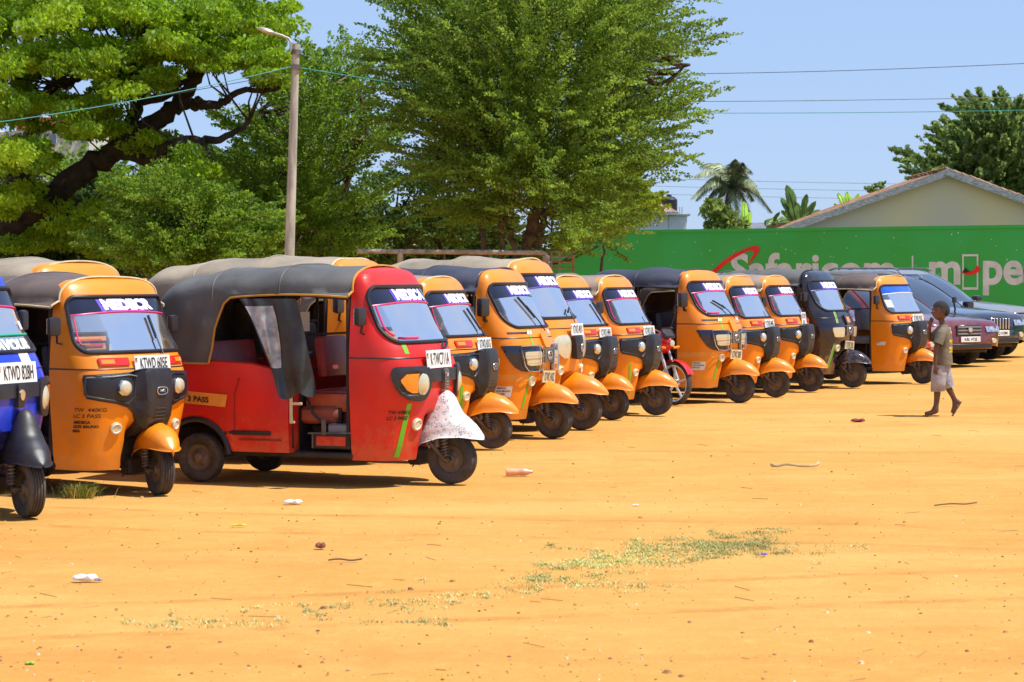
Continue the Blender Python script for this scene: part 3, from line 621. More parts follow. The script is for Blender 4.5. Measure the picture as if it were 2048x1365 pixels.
fine_tree('dense_shrub', 'dim thicket of background greenery behind the lamp pole', 74., 500,
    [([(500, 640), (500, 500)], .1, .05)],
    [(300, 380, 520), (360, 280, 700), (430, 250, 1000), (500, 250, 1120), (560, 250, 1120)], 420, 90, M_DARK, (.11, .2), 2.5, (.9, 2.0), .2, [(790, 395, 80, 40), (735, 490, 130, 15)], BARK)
fine_tree('leafy_tree', 'shaded green tree filling the gap under the bright tiers on the left', 66., 260,
    [([(260, 640), (255, 480), (240, 380)], .14, .05)],
    [(300, 20, 120), (330, 0, 250), (365, 150, 440), (400, 100, 500), (480, 80, 480), (540, 80, 460)], 260, 110, M_MID, (.05, .1), 2.5, (.8, 1.8), .3, [(300, 372, 50, 14)])
fine_tree('leafy_bush', 'small sprig bush on the house roof line left of the rounded tree', 108., 1750,
    [], [(370, 1742, 1760), (380, 1738, 1778), (400, 1750, 1800), (440, 1770, 1830)], 26, 60, M_FAR, (.1, .18), .8, (.3, .8), .4, cat='bush')

def palm():
    Y = 105.; o = at(1455, 460, Y); o.z = 0
    rt = empty('coconut_palm', o, label='coconut palm with drooping fronds behind the green wall', cat='palm'); P = lambda px, py, dy=0: at(px, py, Y + dy) - o
    b = MB(); top = P(1462, 375); b.tube(curve_pts([(0, 0, 0), P(1452, 450), top], 6), list(np.linspace(.2, .13, 13)), 10); b.build('trunk', BARKL, rt)
    fr = pbr('palm_frond', (.27, .31, .14), .5, var=.3, scale=2); 
    ends = [(1390, 352), (1402, 330), (1428, 328), (1470, 318), (1500, 340), (1512, 370), (1520, 386), (1545, 425), (1500, 430), (1478, 452), (1448, 450), (1418, 440), (1396, 430), (1383, 396), (1392, 400), (1450, 335), (1485, 325), (1420, 395), (1508, 402), (1440, 360), (1480, 400), (1412, 365)]
    for k, (ex, ey) in enumerate(ends):
        e = P(ex, ey, rng.uniform(-1.6, 1.6)); m = top.lerp(e, .5) + Vector((0, 0, .35 + .25 * abs(e.x - top.x) * .4)); c = curve_pts([top, m, e], 12)
        b = MB(); b.tube(c, list(np.linspace(.035, .008, len(c))), 4)
        n = len(c)
        for i in range(2, n):
            t = i / n; d = (c[i] - c[i - 1]).normalized(); side = d.cross(Vector((0, 0, 1))).normalized(); ll = .62 * math.sin(math.pi * min(1, t * .9 + .12)) ** .5
            for s in (-1, 1):
                for j in range(3):
                    p = c[i - 1].lerp(c[i], j / 3); tip = p + (side * s * .75 + d * .55 + Vector((0, 0, -.75 + rng.normal() * .15))).normalized() * ll * rng.uniform(.8, 1.1); wv = d * .034
                    b.add([p - wv, p + wv, tip], [(0, 1, 2)])
        b.build('frond', fr, rt, smooth=False)
palm()
def banana(basepx, Y, leaves, label, dry=False):
    o = at(basepx, 460, Y); o.z = 0
    rt = empty('banana_plant', o, label=label, cat='plant'); P = lambda px, py, dy=0: at(px, py, Y + dy) - o
    st = pbr('banana_stem', (.2, .22, .08), .7, var=.2); lf = pbr('banana_leaf', (.1, .2, .03), .4, var=.25, scale=3); ly = pbr('banana_leaf_young', (.3, .5, .03), .4, var=.15, scale=3)
    for (bx, by, tx, ty, wd, young) in leaves:
        a = P(bx, by, rng.uniform(-.4, .4)); e = P(tx, ty, rng.uniform(-.6, .6)); d = e - a; m = a.lerp(e, .55) + Vector((0, 0, .12 * d.length)); c = curve_pts([a, m, e], 8); n = len(c)
        nrm = Vector((.3, -1, .3)).normalized(); rows = []
        for i, p in enumerate(c):
            t = i / (n - 1); dd = (c[min(i + 1, n - 1)] - c[max(i - 1, 0)]).normalized(); side = dd.cross(nrm).normalized(); ww = wd * (math.sin(math.pi * min(1, t * .93 + .07)) ** .6) * .5 * rng.uniform(.82, 1.1)
            rows.append([p - side * ww + Vector((0, .04, -.03)), p - side * ww * .5, p + nrm * -.03, p + side * ww * .5, p + side * ww + Vector((0, .04, -.03))])
        b = MB(); b.grid(rows); b.tube(c, list(np.linspace(.03, .006, n)), 4); b.build('leaf', ly if young else lf, rt)
    b = MB(); b.tube([(0, 0, 0), (0, 0, P(basepx, 462).z)], [.14, .1], 10); b.build('stem', st, rt)
banana(1600, 104., [(1596, 455, 1573, 370, .5, 0), (1594, 455, 1562, 396, .45, 0), (1602, 455, 1614, 388, .35, 0), (1605, 458, 1632, 402, .3, 0), (1600, 455, 1590, 405, .5, 0), (1608, 456, 1640, 420, .3, 0), (1606, 456, 1622, 425, .4, 0), (1590, 452, 1562, 422, .3, 1)], 'banana plant with tall split leaves left of the gable eave')
banana(1545, 102., [(1535, 460, 1578, 442, .5, 0), (1540, 458, 1560, 424, .18, 0), (1548, 446, 1530, 450, .4, 0), (1556, 440, 1532, 452, .35, 0)], 'low banana plant with broad arching leaf between palm and eave')
banana(1700, 106., [(1700, 440, 1676, 386, .4, 1), (1702, 438, 1694, 384, .4, 1), (1704, 436, 1718, 388, .35, 1), (1696, 445, 1668, 408, .35, 1), (1705, 430, 1728, 392, .25, 0)], 'young lime banana plant peeping over the gable roof slope')
banana(1495, 103., [(1492, 460, 1488, 402, .35, 1), (1496, 458, 1500, 424, .3, 1), (1490, 458, 1482, 430, .25, 1)], 'bright lime banana shoot in front of the palm')
fine_tree('leafy_bush', 'pale vine thicket at the foot of the palm over the wall', 101., 1440, [], [(405, 1425, 1440), (425, 1412, 1465), (445, 1415, 1480), (470, 1410, 1490)], 70, 60, leafmat('vine_leaf', (.12, .18, .03), (.34, .42, .1), .4), (.09, .16), .7, (.3, .9), .5, cat='bush')

# ---------------------------------------------------------------- auto rickshaws
# local frame: origin on the ground under the front wheel, x forward, y to the vehicle's left, z up
ZK = np.array([.21, .32, .45, .58, .70, .82, .92, 1.02, 1.10, 1.18, 1.26, 1.40, 1.56, 1.62, 1.665, 1.70, 1.725, 1.742, 1.752])
XF = np.array([-.20, -.175, -.15, -.125, -.10, -.085, -.085, -.12, -.155, -.20, -.245, -.325, -.415, -.45, -.478, -.505, -.535, -.57, -.60])
WK = np.array([.53, .55, .56, .57, .58, .588, .59, .588, .583, .577, .57, .557, .54, .53, .51, .475, .41, .29, .05])
_zz = np.linspace(.21, 1.752, 1500)
def _sm(y):
    v = np.interp(_zz, ZK, y); k = np.hanning(71); k /= k.sum(); p = np.concatenate([2 * v[0] - v[1:36][::-1], v, 2 * v[-1] - v[-36:-1][::-1]])
    s = np.convolve(p, k, 'valid'); m = _zz > 1.6; t = np.clip((_zz - 1.6) / .08, 0, 1); return s * (1 - t) + v * t
XFs, WKs = _sm(XF), _sm(WK); XR = -.64
SEC = {}
def section(z):
    k = round(z, 4)
    if k not in SEC:
        xf = np.interp(z, _zz, XFs); w_ = np.interp(z, _zz, WKs); a = min(.34, xf - XR - .03); th = np.linspace(0, math.pi / 2, 40); n = 2.75
        x = xf - a + a * np.abs(np.cos(th)) ** (2 / n); y = w_ * np.abs(np.sin(th)) ** (2 / n)
        x = np.append(x, XR); y = np.append(y, w_ + .004)
        L = np.concatenate([[0], np.cumsum(np.hypot(np.diff(x), np.diff(y)))]); SEC[k] = (L, x, y)
    return SEC[k]
def Spt(s, z):
    z = min(max(z, .21), 1.752); L, x, y = section(z); a = min(abs(s), L[-1]); X = float(np.interp(a, L, x)); Yv = math.copysign(float(np.interp(a, L, y)), s)
    if z < .60: X -= .30 * max(0, 1 - (abs(Yv) / .24) ** 2) * min(1, (.60 - z) / .16)
    return Vector((X, Yv, z))
def Sn(s, z):
    e = .012; ds = Spt(s + e, z) - Spt(s - e, z); dz = Spt(s, z + e) - Spt(s, z - e); n = ds.cross(dz)
    return n.normalized() if n.length > 1e-9 else Vector((1, 0, 0))
def Sp(s, z, off=0.): return Spt(s, z) + Sn(s, z) * off
WZ0, WZ1 = 1.16, 1.585
CURW = ['black']
WINW = {'black': (.60, .535, .10), 'classic': (.57, .54, .13), 'big': (.53, .55, .13), 'oval': (.55, .53, .10)}
def win_half(z, m=0.):   # half arc-width of the windshield opening at height z (grown by m)
    z0, z1 = WZ0 - m, WZ1 + m; wb, wt, r = WINW[CURW[0]]; r += m
    if z < z0 or z > z1: return -1
    h = np.interp(z, [WZ0, WZ1], [wb, wt]) + m
    if z < z0 + r: h -= r - math.sqrt(max(0, r * r - (z0 + r - z) ** 2))
    if z > z1 - r * .8: q = r * .8; h -= q - math.sqrt(max(0, q * q - (z - z1 + q) ** 2))
    return h
def cab_shell(mat):
    def mk():
        zs = np.concatenate([np.linspace(.21, 1.1, 44), np.linspace(1.112, 1.62, 42), np.linspace(1.632, 1.725, 9), [1.735, 1.742, 1.748, 1.752]])
        nu = 90; V = []; F = []
        for z in zs:
            L = section(z)[0][-1]
            for i in range(nu + 1): V.append(Spt((i / nu * 2 - 1) * L, z))
        for j in range(len(zs) - 1):
            zc = (zs[j] + zs[j + 1]) / 2; Lc = section(zc)[0][-1]; h = win_half(zc, .004)
            for i in range(nu):
                sc = ((i + .5) / nu * 2 - 1) * Lc
                if abs(sc) < h: continue
                a = j * (nu + 1) + i; F.append((a, a + 1, a + nu + 2, a + nu + 1))
        return MB().add(V, F).mesh('cab', mat)
    return cached(('cab', mat.name, CURW[0]), mk)
def spatch(rows, off=.004, n=8, dome=None, thick=True, sub=1):
    """rows: (z, s_left, s_right) -> strip lying on the cab surface"""
    R2 = []
    for i in range(len(rows) - 1):
        for k in range(sub):
            t = k / sub; R2.append(tuple(rows[i][q] * (1 - t) + rows[i + 1][q] * t for q in range(3)))
    R2.append(rows[-1]); G = []; m = len(R2)
    for j, (z, a, c) in enumerate(R2):
        row = []
        for i in range(n + 1):
            s = a + (c - a) * i / n; o = off(s, z) if callable(off) else off
            row.append(Sp(s, z, o))
        if thick: row = [Sp(a, z, -.004)] + row + [Sp(c, z, -.004)]
        G.append(row)
    if thick:
        G = [[Sp(R2[0][1] + (R2[0][2] - R2[0][1]) * min(1, max(0, (i - 1) / n)), R2[0][0], -.004) for i in range(n + 3)]] + G + [[Sp(R2[-1][1] + (R2[-1][2] - R2[-1][1]) * min(1, max(0, (i - 1) / n)), R2[-1][0], -.004) for i in range(n + 3)]]
    return MB().grid(G)
def ell_rows(sc, zc, rs, rz, n=12, p=2.):
    out = []
    for k in range(n + 1):
        t = -math.cos(math.pi * k / n); h = rs * (max(1e-4, 1 - abs(t) ** p)) ** (1 / p); out.append((zc + rz * t, sc - h, sc + h))
    return out
def stube(path, r, off=.0, seg=6, close=False):
    pts = [Sp(s, z, off) for s, z in path]
    if close: pts.append(pts[0])
    return MB().tube(pts, r, seg, cap=not close)
def win_loop(m=0., n=60):
    P = []; z0, z1 = WZ0 - m, WZ1 + m
    zs = [z0 + (z1 - z0) * (.5 - .5 * math.cos(math.pi * k / n)) for k in range(n + 1)]
    hs = [max(win_half(min(max(z, z0 + 1e-5), z1 - 1e-5), m), 0) for z in zs]
    right = list(zip(hs, zs)); left = [(-h, z) for h, z in right[::-1]]
    top = [(hs[-1] * (1 - 2 * k / 16), z1) for k in range(1, 16)]; bot = [(-hs[0] * (1 - 2 * k / 16), z0) for k in range(1, 16)]
    return right + top + left + bot
def surf_text(s, sc, zc, size, xs=1., bold=.02, off=.006, align='CENTER', shear=0.):
    V, F = text2d(s, size, bold, xs, align, shear); b = MB()
    if not V: return b
    ymid = size * .36
    b.add([Sp(sc + x, zc + (y - ymid), off) for x, y in V], F); return b
def tyre_mesh(r, wd, key):
    def mk():
        h = wd / 2; rr = r * .55
        prof = [(rr, -h * .7), (r * .7, -h * .98), (r * .86, -h), (r * .95, -h * .9), (r * .985, -h * .72)]
        for g in (-.5, -.18, .18, .5):
            prof += [(r, h * (g - .1)), (r * .965, h * (g - .05)), (r * .965, h * (g + .05)), (r, h * (g + .1))]
        prof += [(r * .985, h * .72), (r * .95, h * .9), (r * .86, h), (r * .7, h * .98), (rr, h * .7)]
        return MB().lathe(prof, None, 44).mesh('wheel', TYRE, weld=True, auto=30)
    return cached(('tyre', key), mk)
def rim_mesh(r, wd, mat, key, side=-1):
    def mk():
        h = wd / 2; b = MB()
        prof = [(r * .57, -h * .78), (r * .55, -h * .5), (r * .48, -h * .35), (r * .36, -h * .3), (r * .3, -h * .5), (r * .2, -h * .55), (r * .17, -h * .85), (.001, -h * .9)]
        b.lathe(prof, None, 28); b.lathe([(a, -c) for a, c in prof], None, 28)
        for k in range(4):
            a = k * math.pi / 2 + .4; b.lathe([(.012, -h * .62), (.012, -h * .4)], Matrix.Translation((r * .25 * math.cos(a), 0, r * .25 * math.sin(a))), 6)
        return b.mesh('rim', mat, weld=False)
    return cached(('rim', mat.name, key), mk)
def wheel(parent, loc, r=.2, wd=.105, rot=0., rimmat=RIMM):
    t = link('wheel', tyre_mesh(r, wd, (r, wd)), parent); t.location = loc; t.rotation_euler = (0, rng.uniform(0, 6), rot)
    t.rotation_mode = 'XYZ'; t.rotation_euler = (0, 0, rot)
    link('rim', rim_mesh(r, wd, rimmat, (r, wd)), t); return t
def fender_mesh(mat, kind):
    def mk():
        rows = []; xs = np.concatenate([np.linspace(-.285, -.2, 6), np.linspace(-.17, .19, 16), np.linspace(.2, .28, 8)]); hump = kind == 'hump'
        for x in xs:
            t = (x + .285) / .565; hw = .158 * math.sin(math.pi * min(1, max(.0, .24 + t * .76))) ** .55 if t < .999 else .002
            hw = min(hw, .158 * math.sqrt(max(0, 1 - ((x - .02) / .262) ** 3.2)) + .002) if x > .02 else max(.115, hw)
            zr = float(np.interp(x, [-.285, -.2, -.05, .12, .28], [.27, .345, .388, .395, .375]))
            zc = float(np.interp(x, [-.285, -.24, -.16, -.06, .04, .13, .20, .25, .28], [.36, .46, .53, .565, .56, .53, .48, .425, .385]))
            row = []
            for k in range(17):
                q = k / 16 * 2 - 1; ang = q * math.pi / 2; y = hw * math.copysign(abs(math.sin(ang)) ** .85, q); c = abs(math.cos(ang))
                z = zr + (zc - zr) * c ** .8
                if hump:
                    bx = math.exp(-((x + .08) / .125) ** 4) * math.exp(-(y / .095) ** 4); z += .145 * bx + .05 * math.exp(-((x + .03) / .16) ** 2) * math.exp(-(y / .09) ** 2)
                else: z += .035 * math.exp(-((x + .10) / .09) ** 2) * math.exp(-(y / .06) ** 2)
                row.append(Vector((x, y, z)))
            row = [row[0] + Vector((0, -.012, -.012))] + row + [row[-1] + Vector((0, .012, -.012))]
            rows.append(row)
        b = MB().grid(rows); return b.mesh('front_fender', mat, auto=60)
    return cached(('fender', mat.name, kind), mk)
X0C = [-.575]
def canopy_stations(): return np.concatenate([np.linspace(X0C[0], -1.8, 22), np.linspace(-1.83, -2.1, 12), np.linspace(-2.14, -2.40, 10)])
def canopy_dims(x, bulge):
    hw = np.interp(x, [-2.4, -2.2, -1.6, -1.0, -.7, -.575], [.585, .615, .635, .63, .59, .548]); zc = np.interp(x, [-2.4, -2.34, -2.25, -1.9, -1.25, -.8, -.66, -.575], [1.52, 1.62, 1.685, 1.75, 1.785, 1.778, 1.764, 1.752])
    sag = 0.
    for a, c in ((-.62, -1.22), (-1.22, -1.8), (-1.8, -2.28)):
        if c < x < a: sag = math.sin(math.pi * (x - c) / (a - c)) ** 1.0
    zc -= sag * .022 * bulge; zs = np.interp(x, [-2.4, -2.2, -1.9, -.7, -.575], [1.40, 1.50, 1.535, 1.55, 1.56])
    return hw, zc, zs, sag
def zedge(x, style):
    if style == 'open': x0, x1 = -1.78, -1.86
    else: x0, x1 = -1.62, -1.88
    lo, hi = .97, 1.51
    if style == 'curve': x0, x1 = -1.66, -1.86
    t = min(1, max(0, (x0 - x) / (x0 - x1)))
    if x > x0: return hi - .015 * math.sin(math.pi * (x - x0) / (-.575 - x0)) * -1.5
    return hi - (hi - lo) * (1 - math.sqrt(max(0, 1 - t * t))) if t < 1 else lo
def canopy(parent, mat, piping, seedk, style='curve', bulge=1.):
    def mk():
        rr = np.random.default_rng(seedk); rows = []; ph = rr.uniform(0, 6, 6)
        edge = {-1: [], 1: []}
        for x in canopy_stations():
            hw, zc, zs, sag = canopy_dims(x, bulge); ze = zedge(x, style); row = []
            arch = []
            for k in range(25):
                q = k / 24 * 2 - 1; ang = q * math.pi / 2; n = 2.7
                y = hw * math.copysign(abs(math.sin(ang)) ** (2 / n), q); z = zs + (zc - zs) * abs(math.cos(ang)) ** (2 / n)
                z += .006 * bulge * math.sin(9 * x + 3 * y + ph[0]) + .005 * bulge * math.sin(17 * x - 7 * y + ph[1]); 
                arch.append(Vector((x, y, z)))
            def side(s):
                out = []
                for k in range(1, 13):
                    t = k / 12; z = zs + (ze - zs) * t; y = s * (hw + (.632 - hw) * min(1, t * 1.3)); wv = (.012 if z < 1.45 else .003) * bulge
                    y += s * wv * (math.sin(13 * x + 5 * z + ph[2]) + .7 * math.sin(27 * x - 11 * z + ph[3]) + .5 * math.sin(21 * z + 6 * x + ph[4]))
                    out.append(Vector((x, y, z)))
                return out
            sl, sr = side(-1), side(1); edge[-1].append(sl[-1]); edge[1].append(sr[-1]); row = sl[::-1] + arch + sr; rows.append(row)
        b = MB().grid(rows)
        last = rows[-1]; nb = []     # rear sheet
        for p in last:
            nb.append([p.lerp(Vector((p.x - .01, p.y * .98, .97)), t) for t in np.linspace(0, 1, 6)])
        b.grid(nb)
        me = b.mesh('canopy', mat, auto=70)
        pb = MB()
        for s in (-1, 1): pb.tube([p + Vector((0, s * .004, 0)) for p in edge[s]], .009, 5)
        fr = [p + Vector((.004, 0, .004)) for p in rows[0]]; pb.tube(fr, .009, 5)
        sm = MB()
        for xi in (11, 23):   # seams over the hood bows
            sm.tube([p + Vector((0, 0, .002)) for p in rows[xi][10:-10]], .006, 4)
        return me, pb.mesh('piping', piping), sm.mesh('seam', mat)
    a, p, s_ = cached(('canopy', mat.name, piping.name, seedk, style, bulge, X0C[0]), mk)
    c = link('canopy', a, parent); link('piping', p, c); link('seam', s_, c); return c
def tub_mesh(mat):
    def mk():
        b = MB()
        xs = np.concatenate([np.linspace(-1.16, -1.66, 10), np.linspace(-1.68, -2.32, 26), [-2.36, -2.385]])
        for s in (-1, 1):
            G = []
            for x in xs:
                zb = .26 + .05 * max(0, (-1.66 - x)) ; dx = abs(x + 2.0)
                if dx < .31: zb = max(zb, .21 + math.sqrt(.31 ** 2 - dx * dx))
                zt = np.interp(x, [-2.385, -1.9, -1.5, -1.3, -1.16], [.99, .99, .97, .93, .8]); y0 = np.interp(x, [-2.385, -2.34, -1.3, -1.16], [.585, .625, .632, .615])
                row = []
                for k in range(13):
                    t = k / 12; z = zb + (zt - zb) * t; bul = .022 * math.sin(math.pi * t) + (.022 * math.exp(-((math.hypot(x + 2.0, z - .21) - .36) / .045) ** 2) if z > .3 else 0)
                    row.append(Vector((x, s * (y0 + bul), z)))
                row.append(Vector((x, s * (y0 - .03), zt + .012))); row.insert(0, Vector((x, s * (y0 - .03), zb)))
                G.append(row)
            b.grid(G)
            fr = G[0]; b.grid([fr, [Vector((-1.15, p.y * .75, p.z)) for p in fr]])
        bk = []
        for z in np.linspace(.36, .99, 6): bk.append([Vector((-2.385 - .02 * (1 - q * q), .6 * q, z)) for q in np.linspace(-1, 1, 9)])
        b.grid(bk)
        return b.mesh('rear_body', mat, auto=50)
    return cached(('tub', mat.name), mk)
def common(root, body, seatm, canm, pip, seedk, style, bulge, steer=0.):
    link('cab', cab_shell(body), root)
    def gask():
        b = stube(win_loop(.010), .0165, .004, 8, True); return b.mesh('window_seal', RUB)
    link('window_seal', cached(('gasket', CURW[0]), gask), root)
    def wsm():
        rows = []
        for z in np.linspace(WZ0 + .001, WZ1 - .001, 22):
            h = win_half(z, 0); rows.append([Sp(h * q, z, -.006) for q in np.linspace(-1, 1, 41)])
        return MB().grid(rows).mesh('windshield', WGLASS)
    link('windshield', cached(('windshield', CURW[0]), wsm), root)
    link('rear_body', tub_mesh(body), root)
    def flr():
        b = MB(); b.box((-1.46, 0, .245), (1.66, 1.1, .045), .01); b.box((-1.9, 0, .36), (.9, .8, .2), .03); b.box((-1.17, 0, .5), (.03, 1.16, .42), .005)
        b.box((-.5, 0, .33), (.36, .95, .05), .01); b.tube([(-1.3, -.5, .25), (-2.2, -.5, .27)], .025, 6); b.tube([(-1.3, .5, .25), (-2.2, .5, .27)], .025, 6); b.tube([(-2, -.5, .2), (-2, .5, .2)], .03, 8)
        return b.mesh('chassis', UNDER, auto=30)
    link('chassis', cached('chassis', flr), root)
    def flare(ss):
        b = MB()
        for s in (ss,): b.tube([(-2 + .305 * math.cos(a), s * .64, .21 + .305 * math.sin(a)) for a in np.linspace(R(5), R(175), 18)], .026, 6)
        return b.mesh('wheel_arch', RUB)
    for ss in (-1, 1): link('wheel_arch', cached(('flare', ss), lambda: flare(ss)), root)
    def bench():
        b = MB(); b.box((-1.78, 0, .56), (.5, 1.1, .13), .035, seg=2); b.box((-2.12, 0, .86), (.13, 1.14, .56), .04, Matrix.Rotation(R(-10), 3, 'Y').to_quaternion(), seg=2)
        b.box((-1.56, 0, .42), (.03, 1.1, .2), .005); return b.mesh('passenger_bench', seatm, auto=30)
    link('passenger_bench', cached(('bench', seatm.name), bench), root)
    def dseat():
        b = MB(); b.box((-.88, 0, .70), (.42, .78, .12), .04, seg=2); return b.mesh('driver_seat', seatm, auto=30)
    link('driver_seat', cached(('dseat', seatm.name), dseat), root)
    def dback():
        b = MB(); b.box((-1.08, 0, 1.02), (.09, .46, .34), .04, Matrix.Rotation(R(-8), 3, 'Y').to_quaternion(), seg=2)
        return b.mesh('seat_back', seatm, auto=30)
    link('seat_back', cached(('dback', seatm.name), dback), root)
    def eng():
        b = MB(); b.box((-.95, 0, .47), (.3, .5, .3), .03); b.tube([(-.8, -.42, .62), (-.82, -.42, .33)], .02, 6); b.tube([(-.95, .42, .62), (-.95, .42, .33)], .02, 6)
        b.tube([(-1.1, -.3, .45), (-.75, -.32, .38), (-.7, -.1, .36)], .03, 6); return b.mesh('seat_box', UNDER, auto=30)
    link('seat_box', cached('seatbox', eng), root)
    def frame():
        b = MB()
        for s in (-1, 1):
            b.tube([(-.665, s * .55, .32), (-.665, s * .555, 1.5)], .017, 6); b.tube([(-1.2, s * .59, .45), (-1.2, s * .6, 1.53)], .014, 6)
            b.tube([(-.66, s * .555, 1.5), (-1.2, s * .6, 1.54), (-1.85, s * .6, 1.53), (-2.3, s * .57, 1.45), (-2.33, s * .57, 1.0)], .014, 6)
            b.tube([(-1.2, s * .59, .95), (-1.2, s * .2, .95)], .012, 6)
        b.tube([(-1.2, -.6, 1.53), (-1.2, -.3, 1.74), (-1.2, .3, 1.74), (-1.2, .6, 1.53)], .014, 6); b.tube([(-1.2, -.59, .92), (-1.2, .59, .92)], .014, 6)
        b.tube([(-1.2, -.59, 1.2), (-1.2, .59, 1.2)], .012, 6)
        return b.mesh('hood_frame', UNDER)
    link('hood_frame', cached('hframe', frame), root)
    def dash():
        b = MB(); G = []
        for x in (-.24, -.34, -.44): G.append([(x - .12 * q * q, .5 * q, 1.10 + (0 if x > -.4 else -.03)) for q in np.linspace(-1, 1, 11)])
        b.grid(G); b.box((-.42, 0, 1.0), (.03, .8, .2), .01)
        b.tube([(-.45, 0, .4), (-.5, 0, 1.02)], .03, 8); b.tube([(-.56, -.34, 1.04), (-.52, -.15, 1.06), (-.5, 0, 1.03), (-.52, .15, 1.06), (-.56, .34, 1.04)], .013, 6); b.box((-.5, 0, 1.06), (.1, .2, .06), .02)
        return b.mesh('handlebar', BLKPL, auto=30)
    link('handlebar', cached('dash', dash), root)
    canopy(root, canm, pip, seedk, style, bulge)
    for yy in (-.56, .56): wheel(root, (-2.0, yy, .2), .2, .11)
    # steered front assembly
    wheel(root, (0, 0, .203), .203, .12, steer)
    Mz = Matrix.Rotation(steer, 4, 'Z')
    def fork():
        b = MB(); b.tube([(-.12, -.07, .5), (-.1, -.085, .42), (-.09, -.095, .3)], .028, 8); b.tube([(-.16, -.09, .34), (-.02, -.1, .2), (.01, -.1, .195)], .022, 8)
        b.tube([(.0, -.115, .2), (.0, .08, .2)], .02, 8)
        hel = [(-.12 + .09 * (t), -.11 - .0 * t + .03 * math.cos(t * 44), .42 - .2 * t + .0 * t + .03 * math.sin(t * 44) * .2) for t in np.linspace(0, 1, 90)]
        hel = []
        p0, p1 = Vector((-.04, -.105, .45)), Vector((-.005, -.118, .23)); ax = (p1 - p0).normalized(); u = ax.orthogonal().normalized(); v = ax.cross(u)
        for t in np.linspace(0, 1, 110): a = t * 2 * math.pi * 9; hel.append(p0.lerp(p1, t) + (u * math.cos(a) + v * math.sin(a)) * .028)
        b.tube(hel, .0065, 4); b.tube([p0, p1], .014, 6); b.tube([(-.02, .1, .2), (-.12, .1, .4), (-.12, .06, .5)], .02, 6)
        return b.mesh('front_fork', STEEL, auto=50)
    f = link('front_fork', cached('fork', fork), root); f.rotation_euler = (0, 0, steer)
    def well():
        b = MB(); b.box((-.36, 0, .4), (.1, .26, .3), .03); b.tube([(-.3, -.08, .3), (-.26, -.12, .18), (-.3, -.13, .14)], .006, 5); b.box((-.3, 0, .22), (.12, .2, .14), .02)
        return b.mesh('mud_guard', UNDER, auto=30)
    link('mud_guard', cached('well', well), root)
def plate(root, txt, s, z, mat=PLATE, wd=.40, ht=.115, off=.02, tilt=0., two=False):
    p = Sp(s, z, off); n = Sn(s, z); n = Vector((n.x, n.y, n.z * .3)).normalized(); r = Vector((-n.y, n.x, 0)).normalized(); u = n.cross(r) * 1.0
    if u.z < 0: u = -u
    q = Matrix.Rotation(tilt, 3, n); r = q @ r; u = q @ u
    b = MB(); pts = []
    for d in (-.006, 0):
        for (a, c) in ((-1, -1), (1, -1), (1, 1), (-1, 1)): pts.append(p + r * a * wd / 2 + u * c * ht / 2 + n * d)
    b.add(pts, [(4, 5, 6, 7), (3, 2, 1, 0), (0, 1, 5, 4), (1, 2, 6, 5), (2, 3, 7, 6), (3, 0, 4, 7)]); pl = b.build('number_plate', mat, root, smooth=False)
    V, F = text2d(txt, 1., .004); 
    if V:
        x1 = max(v[0] for v in V); y1 = max(v[1] for v in V); y0 = min(v[1] for v in V); ww = wd * .76; hh = ht * (.70 if not two else .84)
        b = MB(); b.add([p + r * (-wd * .35 + v[0] / x1 * ww) + u * ((v[1] - y0) / (y1 - y0) - .5) * hh + n * .0035 for v in V], F); b.build('lettering', INK, pl, smooth=False)
    b = MB()
    for k, mt in enumerate((0, 1, 2)):
        c = p + r * (-wd * .46) + u * (ht * (.3 - .1 * k)) + n * .003; b.add([c + r * a * wd * .028 + u * d * ht * .04 for a, d in ((-1, -1), (1, -1), (1, 1), (-1, 1))], [(0, 1, 2, 3)], mt)
    b.build('flag_mark', [INK, REDL, GREEN], pl, smooth=False)
    return pl
def mirrors(root, big=False, mat=BLKPL, z=1.36, only=None):
    for s in ((-1, 1) if only is None else (only,)):
        b = MB(); sz = (.07, .15, .19) if big else (.055, .11, .15)
        c = Vector((-.50, s * (.70 if big else .67), z)); G = []
        b.box(c, sz, .028, Matrix.Rotation(s * R(12), 3, 'Z').to_quaternion(), seg=2)
        b.tube([(-.52, s * .56, z - .14), (-.52, s * .62, z - .13), (c.x, c.y - s * .03, c.z - .06)], .011 if not big else .02, 6); o = b.build('mirror', mat, root, auto=50)
        b = MB(); b.box(c + Vector((-sz[0] / 2 - .001, 0, 0)), (.004, sz[1] * .8, sz[2] * .8), .001, Matrix.Rotation(s * R(12), 3, 'Z').to_quaternion()); b.build('mirror_glass', CHROME, o, smooth=False)
def wiper(root, pts, r=.007):
    b = stube(pts, r, .022, 5); a, c = pts[-2], pts[-1]
    o = b.build('wiper', RUB, root)
def blade(root, a, c): 
    b = stube([(a[0] + (c[0] - a[0]) * t, a[1] + (c[1] - a[1]) * t) for t in np.linspace(0, 1, 8)], .012, .016, 6); return b.build('wiper_blade', RUB, root)
def reflectors(root, s=.33, z=.56, r=.05):
    for k in (-1, 1):
        def mk(k=k):
            b = spatch(ell_rows(k * s, z, r, r * .95, 10), .02, 6); return b.mesh('reflector', CREAM, auto=50)
        o = link('reflector', cached(('refl', k, s, z, r), mk), root)
        def mk2(k=k):
            b = stube([(k * s + r * .75 * math.cos(a), z + r * .72 * math.sin(a)) for a in np.linspace(0, 2 * math.pi, 17)], .005, .021, 4); return b.mesh('ring', PLATE)
        link('ring', cached(('reflr', k, s, z, r), mk2), o)
